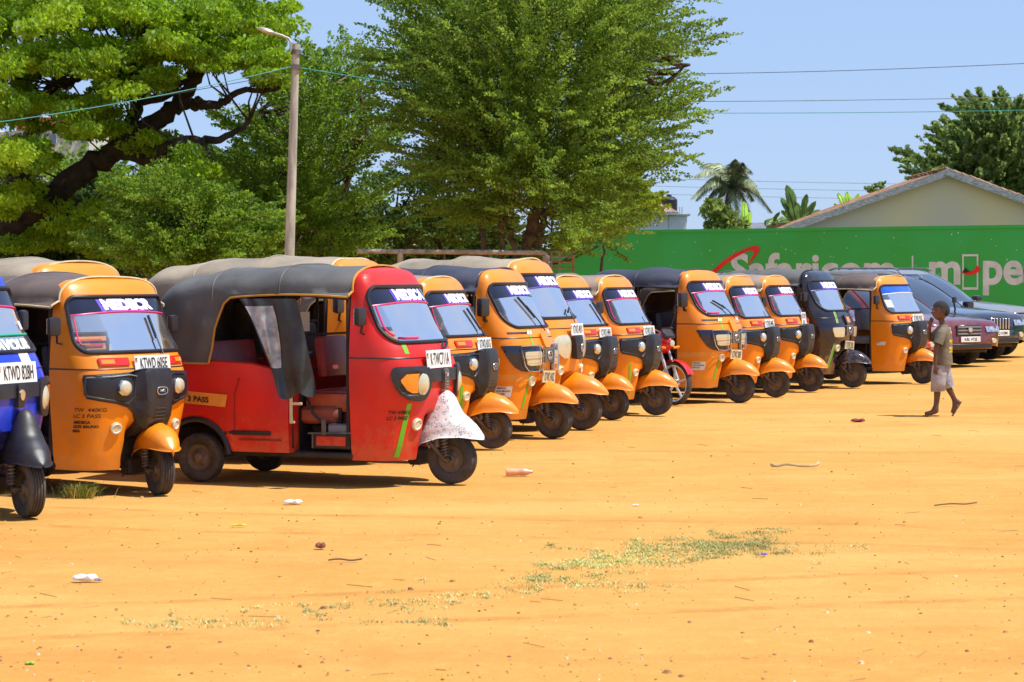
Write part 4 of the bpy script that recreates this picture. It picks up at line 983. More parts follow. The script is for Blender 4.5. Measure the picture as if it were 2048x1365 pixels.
def stripe(root, s0, s1, z0, z1, wd=.035, mat=GREEN, skip=None, name='green_stripe'):
    zs = np.linspace(z0, z1, 24); segs = [[]]
    for z in zs:
        if skip and any(a < z < c for a, c in skip):
            if segs[-1]: segs.append([])
            continue
        t = (z - z0) / (z1 - z0); s = s0 + (s1 - s0) * t; segs[-1].append((z, s - wd / 2, s + wd / 2))
    for sg in segs:
        if len(sg) > 1: spatch(sg, .003, 2, thick=False).build(name, mat, root)
def seam_line(root, z=1.03, mat=RUB):
    def mk(): return stube([(s, z) for s in np.linspace(-section(z)[0][-1], section(z)[0][-1], 60)], .006, .0, 5).mesh('panel_seam', mat)
    link('panel_seam', cached(('seam', z, mat.name), mk), root)
def visor(root, style, text):
    zb = 1.475
    film = {'pink': VISOR, 'red': VISOR, 'lilac': VISOR, 'plain': VISOR, 'blue': BVISOR}[style]
    def mk():
        rows = []
        for t in np.linspace(0, 1, 9):
            row = []
            for q in np.linspace(-1, 1, 33):
                lo = zb - .03 * q * q; z = lo + (WZ1 - .002 - lo) * t; h = win_half(min(z, WZ1 - .003), 0) * .995; row.append(Sp(h * q, z, -.001))
            rows.append(row)
        return MB().grid(rows).mesh('visor_strip', film)
    v = link('visor_strip', cached(('visor', film.name, CURW[0]), mk), root)
    if style in ('pink', 'red', 'lilac', 'blue'):
        mt = {'pink': PINK, 'red': PINK, 'lilac': LILAC, 'blue': WHITE}[style]
        def mk2():
            path = [(win_half(zb - .03 * q * q, -.006) * q, zb - .03 * q * q) for q in np.linspace(-1, 1, 30)]
            b = MB(); b.tube([Sp(s, z, .001) for s, z in path], .0065, 5)
            if style == 'red':
                zz = np.linspace(zb - .03, WZ0 + .03, 14); pth = [(-win_half(z, -.035), z) for z in zz] + [(s, WZ0 + .028) for s in np.linspace(-.45, -.2, 6)]
                b.tube([Sp(s, z, .001) for s, z in pth], .0095, 5)
            elif style == 'pink':
                zz = np.linspace(zb - .03, WZ0 + .06, 12); b.tube([Sp(-win_half(z, -.03), z, .001) for z in zz], .0055, 5)
            return b.mesh('visor_trim', mt)
        link('visor_trim', cached(('vtrim', style, CURW[0]), mk2), v)
    if text:
        def t1(): return surf_text(text, .05, 1.532, .106, 1.32, .075, .004, 'CENTER', -.2).mesh('visor_lettering', WHITE, smooth=False)
        def t0(): return surf_text(text, .036, 1.526, .112, 1.33, .095, .002, 'CENTER', -.2).mesh('lettering_shadow', LILAC, smooth=False)
        link('lettering_shadow', cached(('vts', text), t0), v); link('visor_lettering', cached(('vt', text), t1), v)
def small_text(root, lines, s, z, size=.032, mat=INK, bold=.02, name='lettering', xs=1.1):
    for i, l in enumerate(lines):
        surf_text(l, s, z - i * size * 1.15, size, xs, bold, .004, 'LEFT').build(name, mat, root, smooth=False)
def sticker(root, s, z, w_, h_, lines, mat=PLATE):
    o = spatch([(z - h_ / 2, s - w_ / 2, s + w_ / 2), (z + h_ / 2, s - w_ / 2, s + w_ / 2)], .003, 4, thick=False, sub=3).build('sticker', mat, root)
    for i, l in enumerate(lines):
        surf_text(l, s - w_ * .44, z + h_ * .34 - i * h_ * .28, h_ * .2, 1.1, .03, .006, 'LEFT').build('lettering', INK, o, smooth=False)
# ---- face kinds
def face_black(root, body, opts):      # wide black mask with two round lamps
    def off(s, z):
        t_ = min(1, max(0, (.205 - abs(s)) / .085)); c = t_ * t_ * (3 - 2 * t_) * .10 * min(1, max(.12, (z - .36) / .3)) * min(1, max(.35, (1.03 - z) / .05)); wing = .012
        if abs(s) > .16: wing += .0
        if .17 < abs(s) < .60 and .775 < z < .95: wing -= .0
        return .012 + c
    def mk():
        rows = [(.36, -.12, .12), (.42, -.135, .135), (.50, -.145, .145), (.60, -.165, .165), (.66, -.19, .19), (.71, -.25, .25), (.745, -.36, .36), (.77, -.50, .50), (.79, -.60, .60), (.83, -.625, .625), (.95, -.63, .63), (.975, -.615, .615), (.985, -.36, .36), (.992, -.22, .22), (1.0, -.17, .17)]
        return spatch(rows, off, 44, sub=2).mesh('front_mask', BLKPL, auto=28)
    m = link('front_mask', cached('maskB', mk), root)
    def rim(kk):
        b = MB()
        for k in (kk,):
            pth = [(k * .60, .95), (k * .40, .955), (k * .24, .965), (k * .185, .95), (k * .2, .8), (k * .26, .745), (k * .36, .765), (k * .5, .79), (k * .6, .81), (k * .615, .87), (k * .6, .95)]
            b.tube([Sp(s, z, off(s, z) + .006) for s, z in pth], .011, 6)
        return b.mesh('mask_ridge', BLKPL)
    for kk in (-1, 1): link('mask_ridge', cached(('maskBr', kk), lambda: rim(kk)), m)
    for k in (-1, 1):
        def dk(k=k): return spatch([(.79, min(k * .25, k * .585), max(k * .25, k * .585)), (.80, min(k * .23, k * .595), max(k * .23, k * .595)), (.94, min(k * .22, k * .60), max(k * .22, k * .60)), (.947, min(k * .23, k * .59), max(k * .23, k * .59))], .015, 10, thick=False, sub=3).mesh('lamp_recess', RUB)
        link('lamp_recess', cached(('recess', k), dk), m)
        def lp(k=k):
            c = Sp(k * .30, .868, .022); n = (Sn(k * .30, .868) + Vector((.8, 0, 0))).normalized(); u = Vector((0, 0, 1)); M = Matrix.Translation(c) @ n.to_track_quat('Y', 'Z').to_matrix().to_4x4()
            prof = [(.066, -.03), (.066, .012), (.060, .018)] ; b = MB().lathe(prof, M, 20, 1); b.lathe([(.060, .016), (.05, .026), (.03, .034), (.001, .037)], M, 20, 0)
            return b.mesh('headlamp', [LENS, CHROME], auto=50)
        link('headlamp', cached(('lampB', k), lp), root)
    def emb():
        c = lambda a: (.055 * math.copysign(abs(math.cos(a)) ** .6, math.cos(a)), .845 + .026 * math.copysign(abs(math.sin(a)) ** .8, math.sin(a)))
        b = MB(); b.tube([Sp(*c(a), off(0, .84) + .008) for a in np.linspace(0, 2 * math.pi, 25)], .0045, 5)
        for dz in (-.01, .01): b.tube([Sp(s, .845 + dz * (1 if s < 0 else -1) * .6, off(0, .84) + .008) for s in (-.03, -.01, .01, .03)], .004, 4)
        return b.mesh('emblem', CHROME)
    link('emblem', cached('embB', emb), root)
    def vents():
        b = MB()
        for i in range(4): b.tube([Sp(s, .715 - i * .026, off(s, .7) + .002) for s in np.linspace(-.055, .055, 6)], .004, 4)
        return b.mesh('vent_slot', INK)
    link('vent_slot', cached('ventB', vents), m)
    def ind(k):
        a, c = sorted((k * .20, k * .47)); return spatch([(1.045, a, c), (1.048, a, c), (1.10, a, c), (1.103, a, c)], .016, 8).mesh('indicator_lamp', REDL, auto=40)
    for k in (-1, 1):
        o = link('indicator_lamp', cached(('indB', k), lambda: ind(k)), root)
        def il(k=k):
            a, c = sorted((k * .34, k * .45)); return spatch([(1.058, a, c), (1.09, a, c)], .019, 4, thick=True).mesh('lamp_lens', AMBER, auto=40)
        link('lamp_lens', cached(('indBl', k), il), o)
    seam_line(root, 1.02)
    reflectors(root, .335, .55)
    f = link('front_fender', fender_mesh(body, 'plain'), root); f.rotation_euler = (0, 0, opts.get('steer', 0))
    plate(root, opts['plate'], *opts.get('ppos', (.04, 1.055)), off=.022, tilt=opts.get('ptilt', 0), wd=opts.get('pw', .40), two=opts.get('two', False), ht=opts.get('ph', .12))
def face_classic(root, body, opts):    # two oval lamp pods joined by a dark bar
    for k in (-1, 1):
        def pod(k=k):
            rows = [(z, min(k * a, k * c), max(k * a, k * c)) for z, a, c in ((.69, .36, .42), (.702, .31, .48), (.735, .275, .54), (.79, .255, .60), (.85, .25, .63), (.91, .255, .64), (.945, .27, .62), (.957, .30, .59))]
            def off(s, z):
                u = (abs(s) - .445) / .18; v = (z - .825) / .122; q = u * u + v * v; return .03 if q > .5 else .015
            return spatch(rows, off, 16, sub=3).mesh('lamp_pod', BLKPL, auto=35)
        p = link('lamp_pod', cached(('podA', k), pod), root)
        def ln(k=k):
            rows = ell_rows(k * .345, .82, .068, .09, 12); return spatch(rows, lambda s, z: .026 + .022 * max(0, 1 - ((s - k * .345) / .068) ** 2 - ((z - .82) / .09) ** 2), 10).mesh('headlamp', LENS, auto=50)
        link('headlamp', cached(('lampA', k), ln), root)
        def am(k=k):
            rows = [(z, min(k * a, k * c), max(k * a, k * c)) for z, a, c in ((.755, .405, .46), (.78, .412, .51), (.84, .415, .56), (.89, .41, .575), (.905, .395, .54))]; return spatch(rows, .026, 8, sub=2).mesh('indicator_lamp', AMBER, auto=40)
        link('indicator_lamp', cached(('ambA', k), am), root)
    def bar():
        return spatch([(.835, -.28, .28), (.84, -.29, .29), (.925, -.29, .29), (.93, -.28, .28)], .022, 20).mesh('grille_bar', BLKPL, auto=35)
    link('grille_bar', cached('barA', bar), root)
    def em():
        b = spatch([(.77, -.035, .035), (.80, -.04, .04), (.90, -.042, .042), (.93, -.03, .03)], .04, 6, sub=2); return b.mesh('badge', STEEL if not opts.get('shield') else BLKPL, auto=35)
    e = link('badge', cached(('badgeA', bool(opts.get('shield'))), em), root)
    if opts.get('shield'):
        spatch([(.82, -.012, .012), (.84, -.026, .026), (.87, -.028, .028), (.89, -.008, .008)], .046, 4).build('badge_crest', CHROME, e)
    else:
        b = MB()
        for z in (.79, .81, .83): b.tube([Sp(-.022, z, .043), Sp(.022, z, .043)], .003, 4)
        b.tube([Sp(-.02, .9, .043), Sp(0, .875, .045), Sp(.02, .9, .043)], .004, 4); b.build('badge_crest', CHROME, e)
    seam_line(root, 1.03)
    reflectors(root, .335, .50, .052) if not opts.get('norefl') else None
    f = link('front_fender', fender_mesh(opts.get('fender', body), 'hump'), root); f.rotation_euler = (0, 0, opts.get('steer', 0))
    plate(root, opts['plate'], *opts.get('ppos', (-.07, 1.005)), off=.03, wd=.46, ht=.145)
def face_big(root, body, opts):        # large swept dark lamp panels with chrome guards
    for k in (-1, 1):
        def pan(k=k):
            rows = [(z, min(k * a, k * c), max(k * a, k * c)) for z, a, c in ((.70, .16, .42), (.71, .145, .48), (.75, .135, .56), (.82, .13, .625), (.88, .13, .665), (.94, .135, .695), (.958, .15, .70), (.966, .18, .68))]
            return spatch(rows, .014, 16, sub=2).mesh('lamp_panel', VISOR if k else None, auto=35)
        p = link('lamp_panel', cached(('panC', k), pan), root)
        def ln(k=k):
            rows = [(z, min(k * a, k * c), max(k * a, k * c)) for z, a, c in ((.765, .20, .38), (.775, .18, .42), (.86, .175, .46), (.895, .18, .46), (.905, .20, .43))]
            return spatch(rows, .03, 10, sub=2).mesh('headlamp', LENS, auto=40)
        link('headlamp', cached(('lampC', k), ln), root)
        def gd(k=k):
            loop = [(k * s, z) for s, z in ((.14, .725), (.14, .94), (.30, .955), (.47, .952), (.455, .85), (.43, .77), (.38, .715), (.25, .705), (.14, .725))]
            b = MB(); b.tube([Sp(s * 1.08, z, .042) for s, z in loop], .0055, 5)
            for z in (.86, .79): b.tube([Sp(k * s, z, .044) for s in np.linspace(.14, .455, 8)], .004, 5)
            b.tube([Sp(k * .24, z, .044) for z in np.linspace(.705, .955, 6)], .004, 5)
            return b.mesh('lamp_guard', CHROME)
        if not opts.get('noguard'): link('lamp_guard', cached(('gdC', k), gd), root)
        def dcl(k=k):
            a, c = sorted((k * .30, k * .58)); return spatch([(1.085, a, c), (1.105, a, c)], .003, 8, thick=False).mesh('side_decal', BLKPL)
        if not opts.get('noguard'):
            link('side_decal', cached(('dcC', k), dcl), root)
            def d2(k=k):
                b = MB()
                for q in (0, 1):
                    a, c = k * (.22 + .05 * q), k * (.25 + .05 * q); x = spatch([(1.08, min(a, c) + .02 * k, max(a, c) + .02 * k), (1.115, min(a, c) - .0 * k, max(a, c) - .0 * k)], .004, 2, thick=False); b.add(x.v, x.f)
                return b.mesh('side_mark', WHITE)
            link('side_mark', cached(('dcC2', k), d2), root)
    def gr(): return spatch([(.79, -.11, .11), (.80, -.125, .125), (.92, -.125, .125), (.93, -.11, .11)], .04, 10).mesh('grille', STEEL, auto=35)
    g = link('grille', cached('grC', gr), root)
    def gm():
        b = MB(); b.tube([Sp(.055 * math.cos(a), .86 + .04 * math.sin(a), .045) for a in np.linspace(0, 2 * math.pi, 17)], .006, 5)
        q = surf_text('TVS' if opts.get('noguard') else 'TTT', 0, .86, .045, .9, .03, .048); b.add(q.v, q.f); return b.mesh('badge', CHROME)
    link('badge', cached(('gmC', bool(opts.get('noguard'))), gm), g)
    def hump(): return spatch([(.935, -.06, .06), (.96, -.075, .075), (1.06, -.085, .085), (1.08, -.07, .07)], .03, 8, sub=2).mesh('nose_cover', body, auto=40)
    link('nose_cover', cached(('hmC', body.name), hump), root)
    seam_line(root, 1.045)
    reflectors(root, .29, .60, .055)
    f = link('front_fender', fender_mesh(body, 'plain'), root); f.rotation_euler = (0, 0, opts.get('steer', 0))
    plate(root, opts['plate'], .03, .645, mat=PLATEY, off=.045, wd=.36, ht=.125, tilt=R(-3))
    if not opts.get('noguard'):
        L = section(.6)[0][-1]
        def bd(): return spatch([(.60, -L, -.30), (.68, -L, -.30)], .002, 12, thick=False).mesh('body_band', YSTR)
        link('body_band', cached('bdC', bd), root)
        sticker(root, -.62, .50, .17, .11, ['MEDECA', 'GOR BRUNO', 'MSA 0721'])
def face_oval(root, body, opts):       # large clear oval lamps beside a black beak with a round star badge
    for k in (-1, 1):
        def ln(k=k):
            rows = [(z, min(k * a, k * c), max(k * a, k * c)) for z, a, c in ((.745, .20, .28), (.77, .165, .34), (.82, .15, .42), (.88, .15, .465), (.93, .155, .455), (.965, .18, .38), (.975, .2, .3))]
            return spatch(rows, .022, 12, sub=2).mesh('headlamp', LENS, auto=40)
        link('headlamp', cached(('lampD', k), ln), root)
    def bk(): return spatch([(.735, -.06, .06), (.76, -.085, .085), (.93, -.11, .11), (.95, -.10, .10)], lambda s, z: .05 + .03 * (1 - (s / .12) ** 2), 10, sub=3).mesh('grille', BLKPL, auto=35)
    g = link('grille', cached('grD', bk), root)
    b = MB(); b.tube([Sp(.035 * math.cos(a), .85 + .035 * math.sin(a), .085) for a in np.linspace(0, 2 * math.pi, 17)], .005, 5)
    for a in (R(90), R(210), R(330)): b.tube([Sp(0, .85, .086), Sp(.033 * math.cos(a), .85 + .033 * math.sin(a), .086)], .004, 4)
    b.build('badge', CHROME, g)
    b = MB()
    for i in range(4): b.tube([Sp(-.08, .80 + i * .025, .062), Sp(-.045, .80 + i * .025, .08)], .004, 4)
    b.build('vent_slot', INK, g)
    seam_line(root, 1.045); reflectors(root, .30, .62, .052)
    f = link('front_fender', fender_mesh(body, 'plain'), root); f.rotation_euler = (0, 0, opts.get('steer', 0))
    plate(root, opts['plate'], .04, 1.015, off=.05, wd=.36, ht=.12)
FACES = {'black': face_black, 'classic': face_classic, 'big': face_big, 'oval': face_oval}
def rickshaw(px, py, head, face, body, can, label, plate_, text='MEDECR', vis='pink', pip=PIPING, seat=SEATK, style='curve', bulge=1., seed=1, steer=0., loc=None, mir=(False, None), **o):
    p = loc if loc is not None else gnd(px, py)
    root = empty('auto_rickshaw', (p.x, p.y, 0), R(head), label=label, cat='auto rickshaw', group='auto rickshaws parked in a row')
    root.scale = (o.get('sc', .955 if face == 'black' else 1),) * 3
    CURW[0] = face; X0C[0] = -.575 if face == 'black' else -.625
    common(root, body, seat, can, pip, seed, style, bulge, R(steer))
    o['plate'] = plate_; o['steer'] = R(steer); FACES[face](root, body, o)
    visor(root, vis, text)
    mirrors(root, *([mir[0]] if mir else [False]), only=mir[1] if mir else None)
    return root
FOIL = pbr('printed_white_wrap', (.78, .76, .74), .45, var=.06, bump=.5, bscale=16)
def wrap_mat():
    m, n, o = newmat('scribbled_wrap'); N = n.nodes.new; L = n.links.new
    b = N('ShaderNodeBsdfPrincipled'); b.inputs['Roughness'].default_value = .4; L(b.outputs[0], o.inputs[0]); tc = N('ShaderNodeTexCoord')
    v = N('ShaderNodeTexVoronoi'); v.feature = 'DISTANCE_TO_EDGE'; v.inputs['Scale'].default_value = 48; L(tc.outputs['Object'], v.inputs['Vector'])
    t = N('ShaderNodeTexNoise'); t.inputs['Scale'].default_value = 22; t.inputs['Detail'].default_value = 6; L(tc.outputs['Object'], t.inputs['Vector'])
    r = N('ShaderNodeMapRange'); r.inputs[1].default_value = .02; r.inputs[2].default_value = .09; L(v.outputs['Distance'], r.inputs[0])
    r2 = N('ShaderNodeMapRange'); r2.inputs[1].default_value = .44; r2.inputs[2].default_value = .52; L(t.outputs[0], r2.inputs[0])
    mx = N('ShaderNodeMath'); mx.operation = 'MAXIMUM'; L(r.outputs[0], mx.inputs[0]); L(r2.outputs[0], mx.inputs[1])
    c = N('ShaderNodeMix'); c.data_type = 'RGBA'; L(mx.outputs[0], c.inputs[0]); c.inputs[6].default_value = (.1, .09, .12, 1); c.inputs[7].default_value = (.8, .78, .76, 1); L(c.outputs[2], b.inputs['Base Color'])
    bp = N('ShaderNodeBump'); bp.inputs['Strength'].default_value = .4; bp.inputs['Distance'].default_value = .01; L(t.outputs[0], bp.inputs['Height']); L(bp.outputs[0], b.inputs['Normal'])
    return m
WRAP = wrap_mat()

# 1 blue, cut by the left edge
r = rickshaw(57, 1035, -23, 'classic', BLUE, CTAN, 'blue auto rickshaw with black fender, cut off by the left edge', 'KTWD 828H', None, 'pink', shield=1, steer=-34, seed=3, fender=BLKPL, ppos=(.0, 1.0), norefl=0)
surf_text('FAVOUR', .12, 1.20, .1, 1.25, .05, .004).build('windshield_lettering', WHITE, r, smooth=False)
b = stube([(s, 1.265) for s in np.linspace(-.6, .6, 30)], .008, .003, 5); b.build('green_trim', pbr('emerald_trim', (.0, .4, .2), .4), r)
spatch([(1.07, .14, .27), (1.14, .14, .27)], .003, 4, thick=False).build('sticker', WHITE, r)
spatch([(1.30, .36, .42), (1.36, .36, .42)], .003, 4, thick=False).build('sticker', WHITE, r)
# 2 orange with black mask, second from left
r = rickshaw(320, 990, -36, 'black', ORANGE, CBROWN, 'orange auto rickshaw with black mask and plate KTWD 605E, beside the red one', 'KTWD 605E', vis='pink', seed=4, mir=(False, None), steer=-24, ptilt=R(0))
small_text(r, ['TW  440KG', 'LC 3 PASS'], -.70, .70, .042, xs=1.25, bold=.005); small_text(r, ['MEDECA', 'GOR BRUNO', 'MSA'], -.69, .60, .03, xs=1.2, bold=.04)
wiper(r, [(.20, 1.12), (.2, 1.2), (.2, 1.26)]); blade(r, (.2, 1.25), (.21, 1.43))
# tan canopied rickshaw behind number two
r = rickshaw(0, 0, -30, 'black', ORANGE, CTAN, 'orange auto rickshaw with tan canopy half hidden behind KTWD 605E', 'KTWC 318L', vis='lilac', seed=5, loc=Vector((at(262, 600, 20.2).x, 20.2, 0)), sc=1.03)
# red
r = rickshaw(905, 968, -22, 'classic', RED, CGREY, 'weathered red auto rickshaw with torn side curtain and newsprint covered fender, plate KTWC 711A', 'K·TWC711A', 'MEDECA', 'red', pip=OPIPING, seat=SEATM, style='curve', bulge=.9, seed=8, fender=WRAP, mir=(False, -1))
RROOT = r
stripe(r, -.47, -.44, .24, 1.14, .045, skip=[(.70, .945), (1.02, 1.04)])
small_text(r, ['TW 440KG', 'LC 3 PASS'], -.62, .60, .04, xs=1., bold=.03)
wiper(r, [(.10, 1.08), (.14, 1.12), (.17, 1.135)]); blade(r, (.08, 1.06), (.3, 1.13))
b = MB(); b.add([(-2.38, -.642, .66), (-1.72, -.662, .62), (-1.70, -.662, .72), (-2.37, -.642, .76)], [(0, 1, 2, 3)])
bs = b.build('yellow_band', YSTR, r, smooth=False)
V, F = text2d('TAXI 3 PASS', .062, .03, 1.1, 'LEFT'); b = MB(); b.add([(-2.24 + x, -.664 - .0 * x, .672 - .05 * x + y) for x, y in V], F); b.build('lettering', INK, bs, smooth=False)
b = MB(); b.box((-1.52, -.655, .415), (.42, .012, .035), .008); b.build('side_vent', INK, r)
b = MB(); b.tube([(-1.60, -.652, .36), (-1.22, -.648, .36)], .006, 5); b.tube([(-1.64, -.652, .40), (-1.64, -.652, .72), (-1.60, -.65, .86)], .005, 5); b.build('panel_crease', pbr('red_crease', (.3, .012, .012), .5), r)
b = MB(); b.box((-1.13, -.645, .63), (.028, .014, .26), .004); b.box((-1.08, -.645, .66), (.1, .014, .022), .004); b.box((-1.12, -.645, .51), (.05, .012, .02), .004); b.build('door_bracket', PIPING, r, smooth=False)
def curtain(root):
    G = []; nz = 26; nx = 40
    for j in range(nz + 1):
        t = j / nz; row = []
        for i in range(nx + 1):
            u = i / nx; xt = -1.60 + .52 * u; xb = -1.20 + .30 * u; x = xt + (xb - xt) * (t ** .75); z = 1.50 - (.79 - .03 * u + .02 * math.sin(u * 9)) * t
            y = -.655 - .03 * math.sin(u * 9 + 2.2 * t) * (.15 + t * .8) - .009 * math.sin(u * 21 + 6 * t + 2 * math.sin(5 * u)) * (1 - .5 * t) - .03 * t + .012 * math.sin(11 * t + 5 * u) * t
            row.append(Vector((x, y, z)))
        G.append(row)
    b = MB().grid(G); mt = pbr('curtain_vinyl', (.035, .037, .034), .38, var=.2, scale=6, bump=.3, bscale=14, dirt=.35, dcol=(.1, .095, .08)); o = b.build('side_curtain', mt, root, auto=80)
    W = []
    for j in range(2, 19):
        t0 = (j - 2) / 16; i0, i1 = 1 + 1.0 * t0, 21 - 11 * t0 ** 1.6; row = []
        for k in range(9):
            f = i0 + (i1 - i0) * k / 8; a = int(f); fr = f - a; row.append(G[j][a].lerp(G[j][a + 1], fr) + Vector((0, -.008, 0)))
        W.append(row)
    b = MB().grid(W); b.build('curtain_window', pbr('cloudy_plastic', (.42, .41, .38), .22, var=.3, scale=9, bump=.3, bscale=12, coat=.4), o, auto=80)
curtain(r)
# battery tray, papers and engine bits in the red one's doorway
b = MB(); b.box((-.82, -.42, .36), (.34, .26, .13), .012); b.build('battery_box', BLKPL, r)
b = MB(); b.box((-.82, -.553, .36), (.26, .008, .075), .002); b.build('battery_label', RED, r, smooth=False)
b = MB(); b.box((-.75, -.44, .45), (.22, .2, .09), .012); b.build('battery', GREYP, r)
b = MB(); b.tube([(-1.02, -.56, .42), (-.64, -.56, .43)], .008, 5); b.box((-.88, -.56, .47), (.04, .02, .13), .004); b.tube([(-.98, -.56, .3), (-.98, -.56, .43)], .008, 5); b.build('battery_tray', STEEL, r)
b = MB(); b.box((-.90, -.35, .66), (.44, .16, .16), .05, seg=2); b.build('seat_apron', SEATO, r)
b = MB(); b.box((-.98, -.32, .56), (.34, .3, .14), .03); b.box((-.80, -.2, .55), (.1, .3, .2), .03); b.build('fuel_tank', pbr('red_primer', (.3, .05, .03), .6, dirt=.4), r)
b = MB(); b.tube([(-1.06, -.5, .70), (-1.0, -.52, .58), (-.9, -.5, .48)], .012, 5); b.build('hose', RUB, r)
b = MB(); b.box((-1.19, -.28, 1.31), (.006, .16, .16), .001); b.build('notice_sheet', PLATE, r, smooth=False)
# tan canopied one right behind the red cab
rickshaw(0, 0, -17, 'oval', ORANGE, CTAN, 'orange auto rickshaw with tan canopy right behind the red one', 'KTWD 115K', vis='plain', seed=6, bulge=1.4, loc=Vector((at(843, 600, 21.2).x, 21.2, 0)), sc=1.05)
# 6
r = rickshaw(985, 898, -21, 'black', ORANGE, CTAUPE, 'orange auto rickshaw with black mask parked next right of the red one, plate KTWD 601G', 'KTWD 601G', vis='pink', steer=5, seed=7, ppos=(.08, 1.06))
stripe(r, -.34, -.42, .30, .66, .04)
wiper(r, [(.18, 1.12), (.18, 1.22)]); blade(r, (.18, 1.2), (.1, 1.42))
# 7 big lamps
r = rickshaw(1108, 877, -22, 'big', ORANGE, CNAVY, 'orange auto rickshaw with chrome guarded lamps and navy canopy, left of the star badge one', 'KTWC 410Z', vis='plain', seed=9, steer=-6, mir=(True, -1), pip=CNAVY)
stripe(r, -.36, -.28, .32, 1.14, .03, skip=[(.70, .96)]); wiper(r, [(.10, 1.1), (.06, 1.2), (-.06, 1.36)]); blade(r, (.02, 1.24), (-.16, 1.45))
# 8 star badge, tan canopy
r = rickshaw(1165, 860, -22, 'oval', ORANGE, CTAN, 'orange auto rickshaw with round star badge, tan canopy and large clear lamps', 'KTWD 401V', vis='lilac', steer=3, seed=10, sc=1.06)
wiper(r, [(.14, 1.09), (.16, 1.2)]); blade(r, (.1, 1.2), (.2, 1.24))
# 9, 10
r = rickshaw(1226, 840, -24, 'black', ORANGE, CTAUPE, 'orange auto rickshaw with black mask and plate KTWD 549H, right of the star badge one', 'KTWD 549H', vis='lilac', steer=-5, seed=11)
wiper(r, [(.22, 1.12), (.2, 1.22)]); blade(r, (.2, 1.2), (.12, 1.42))
r = rickshaw(1313, 831, -24, 'black', ORANGE, CTAUPE, 'orange auto rickshaw with black mask and plate KTWD 620L, just left of the motorcycle', 'KTWD 620L', vis='pink', steer=4, seed=12)
stripe(r, -.38, -.46, .30, .66, .035, name='green_stripe'); wiper(r, [(.2, 1.12), (.2, 1.25)])
# 12 big lamps
r = rickshaw(1480, 806, -30, 'big', ORANGE, CNAVY, 'orange auto rickshaw with chrome guarded lamps and black canopy, right of the motorcycle', 'KTWC 080F', vis='red', seed=13, mir=(True, -1), pip=CNAVY, style='open')
stripe(r, -.36, -.28, .32, 1.1, .03, skip=[(.60, .96)]); wiper(r, [(.14, 1.1), (.05, 1.2), (-.06, 1.28)]); blade(r, (.0, 1.24), (-.24, 1.34))
# 13, 14
r = rickshaw(1552, 795, -26, 'black', ORANGE, CTAUPE, 'orange auto rickshaw with black mask and plate KTWD 444G', 'KTWD 444G', vis='pink', steer=7, seed=14); wiper(r, [(.2, 1.12), (.2, 1.25)])
r = rickshaw(1621, 784, -27, 'black', ORANGE, CTAUPE, 'orange auto rickshaw with black mask and upright two line plate, left of the black one', 'KTWD\n 502L', vis='pink', steer=-4, seed=15, pw=.2, ph=.22, two=1, ppos=(.05, 1.08)); wiper(r, [(.24, 1.12), (.24, 1.25)])
# 15 black
r = rickshaw(1706, 776, -30, 'big', BLACKP, CGREY, 'black auto rickshaw with green stripe and amber square above the badge', 'KTWC 780L', vis='lilac', text='MEDECR', steer=6, seed=16, noguard=1, pip=CBLACK, mir=(False, -1))
stripe(r, -.44, -.30, .30, 1.15, .016, mat=PIPING, skip=[(.70, .96)], name='pale_stripe'); stripe(r, -.41, -.27, .30, 1.15, .03, skip=[(.70, .96)])
spatch([(.965, -.045, .055), (1.045, -.045, .055)], .036, 4).build('amber_plate', AMBER, r)
# 16
r = rickshaw(1846, 768, -36, 'black', ORANGE, CBROWN, 'orange auto rickshaw with blue visor behind the walking boy', 'KTWD 910C', vis='blue', text=None, seed=17, seat=GREYP, mir=(False, -1))
sticker(r, -.78, .66, .15, .06, ['MEDECA', 'MSA']); spatch([(1.24, -.56, -.44), (1.36, -.56, -.44)], .0, 4, thick=False).build('windshield_paper', PLATE, r)

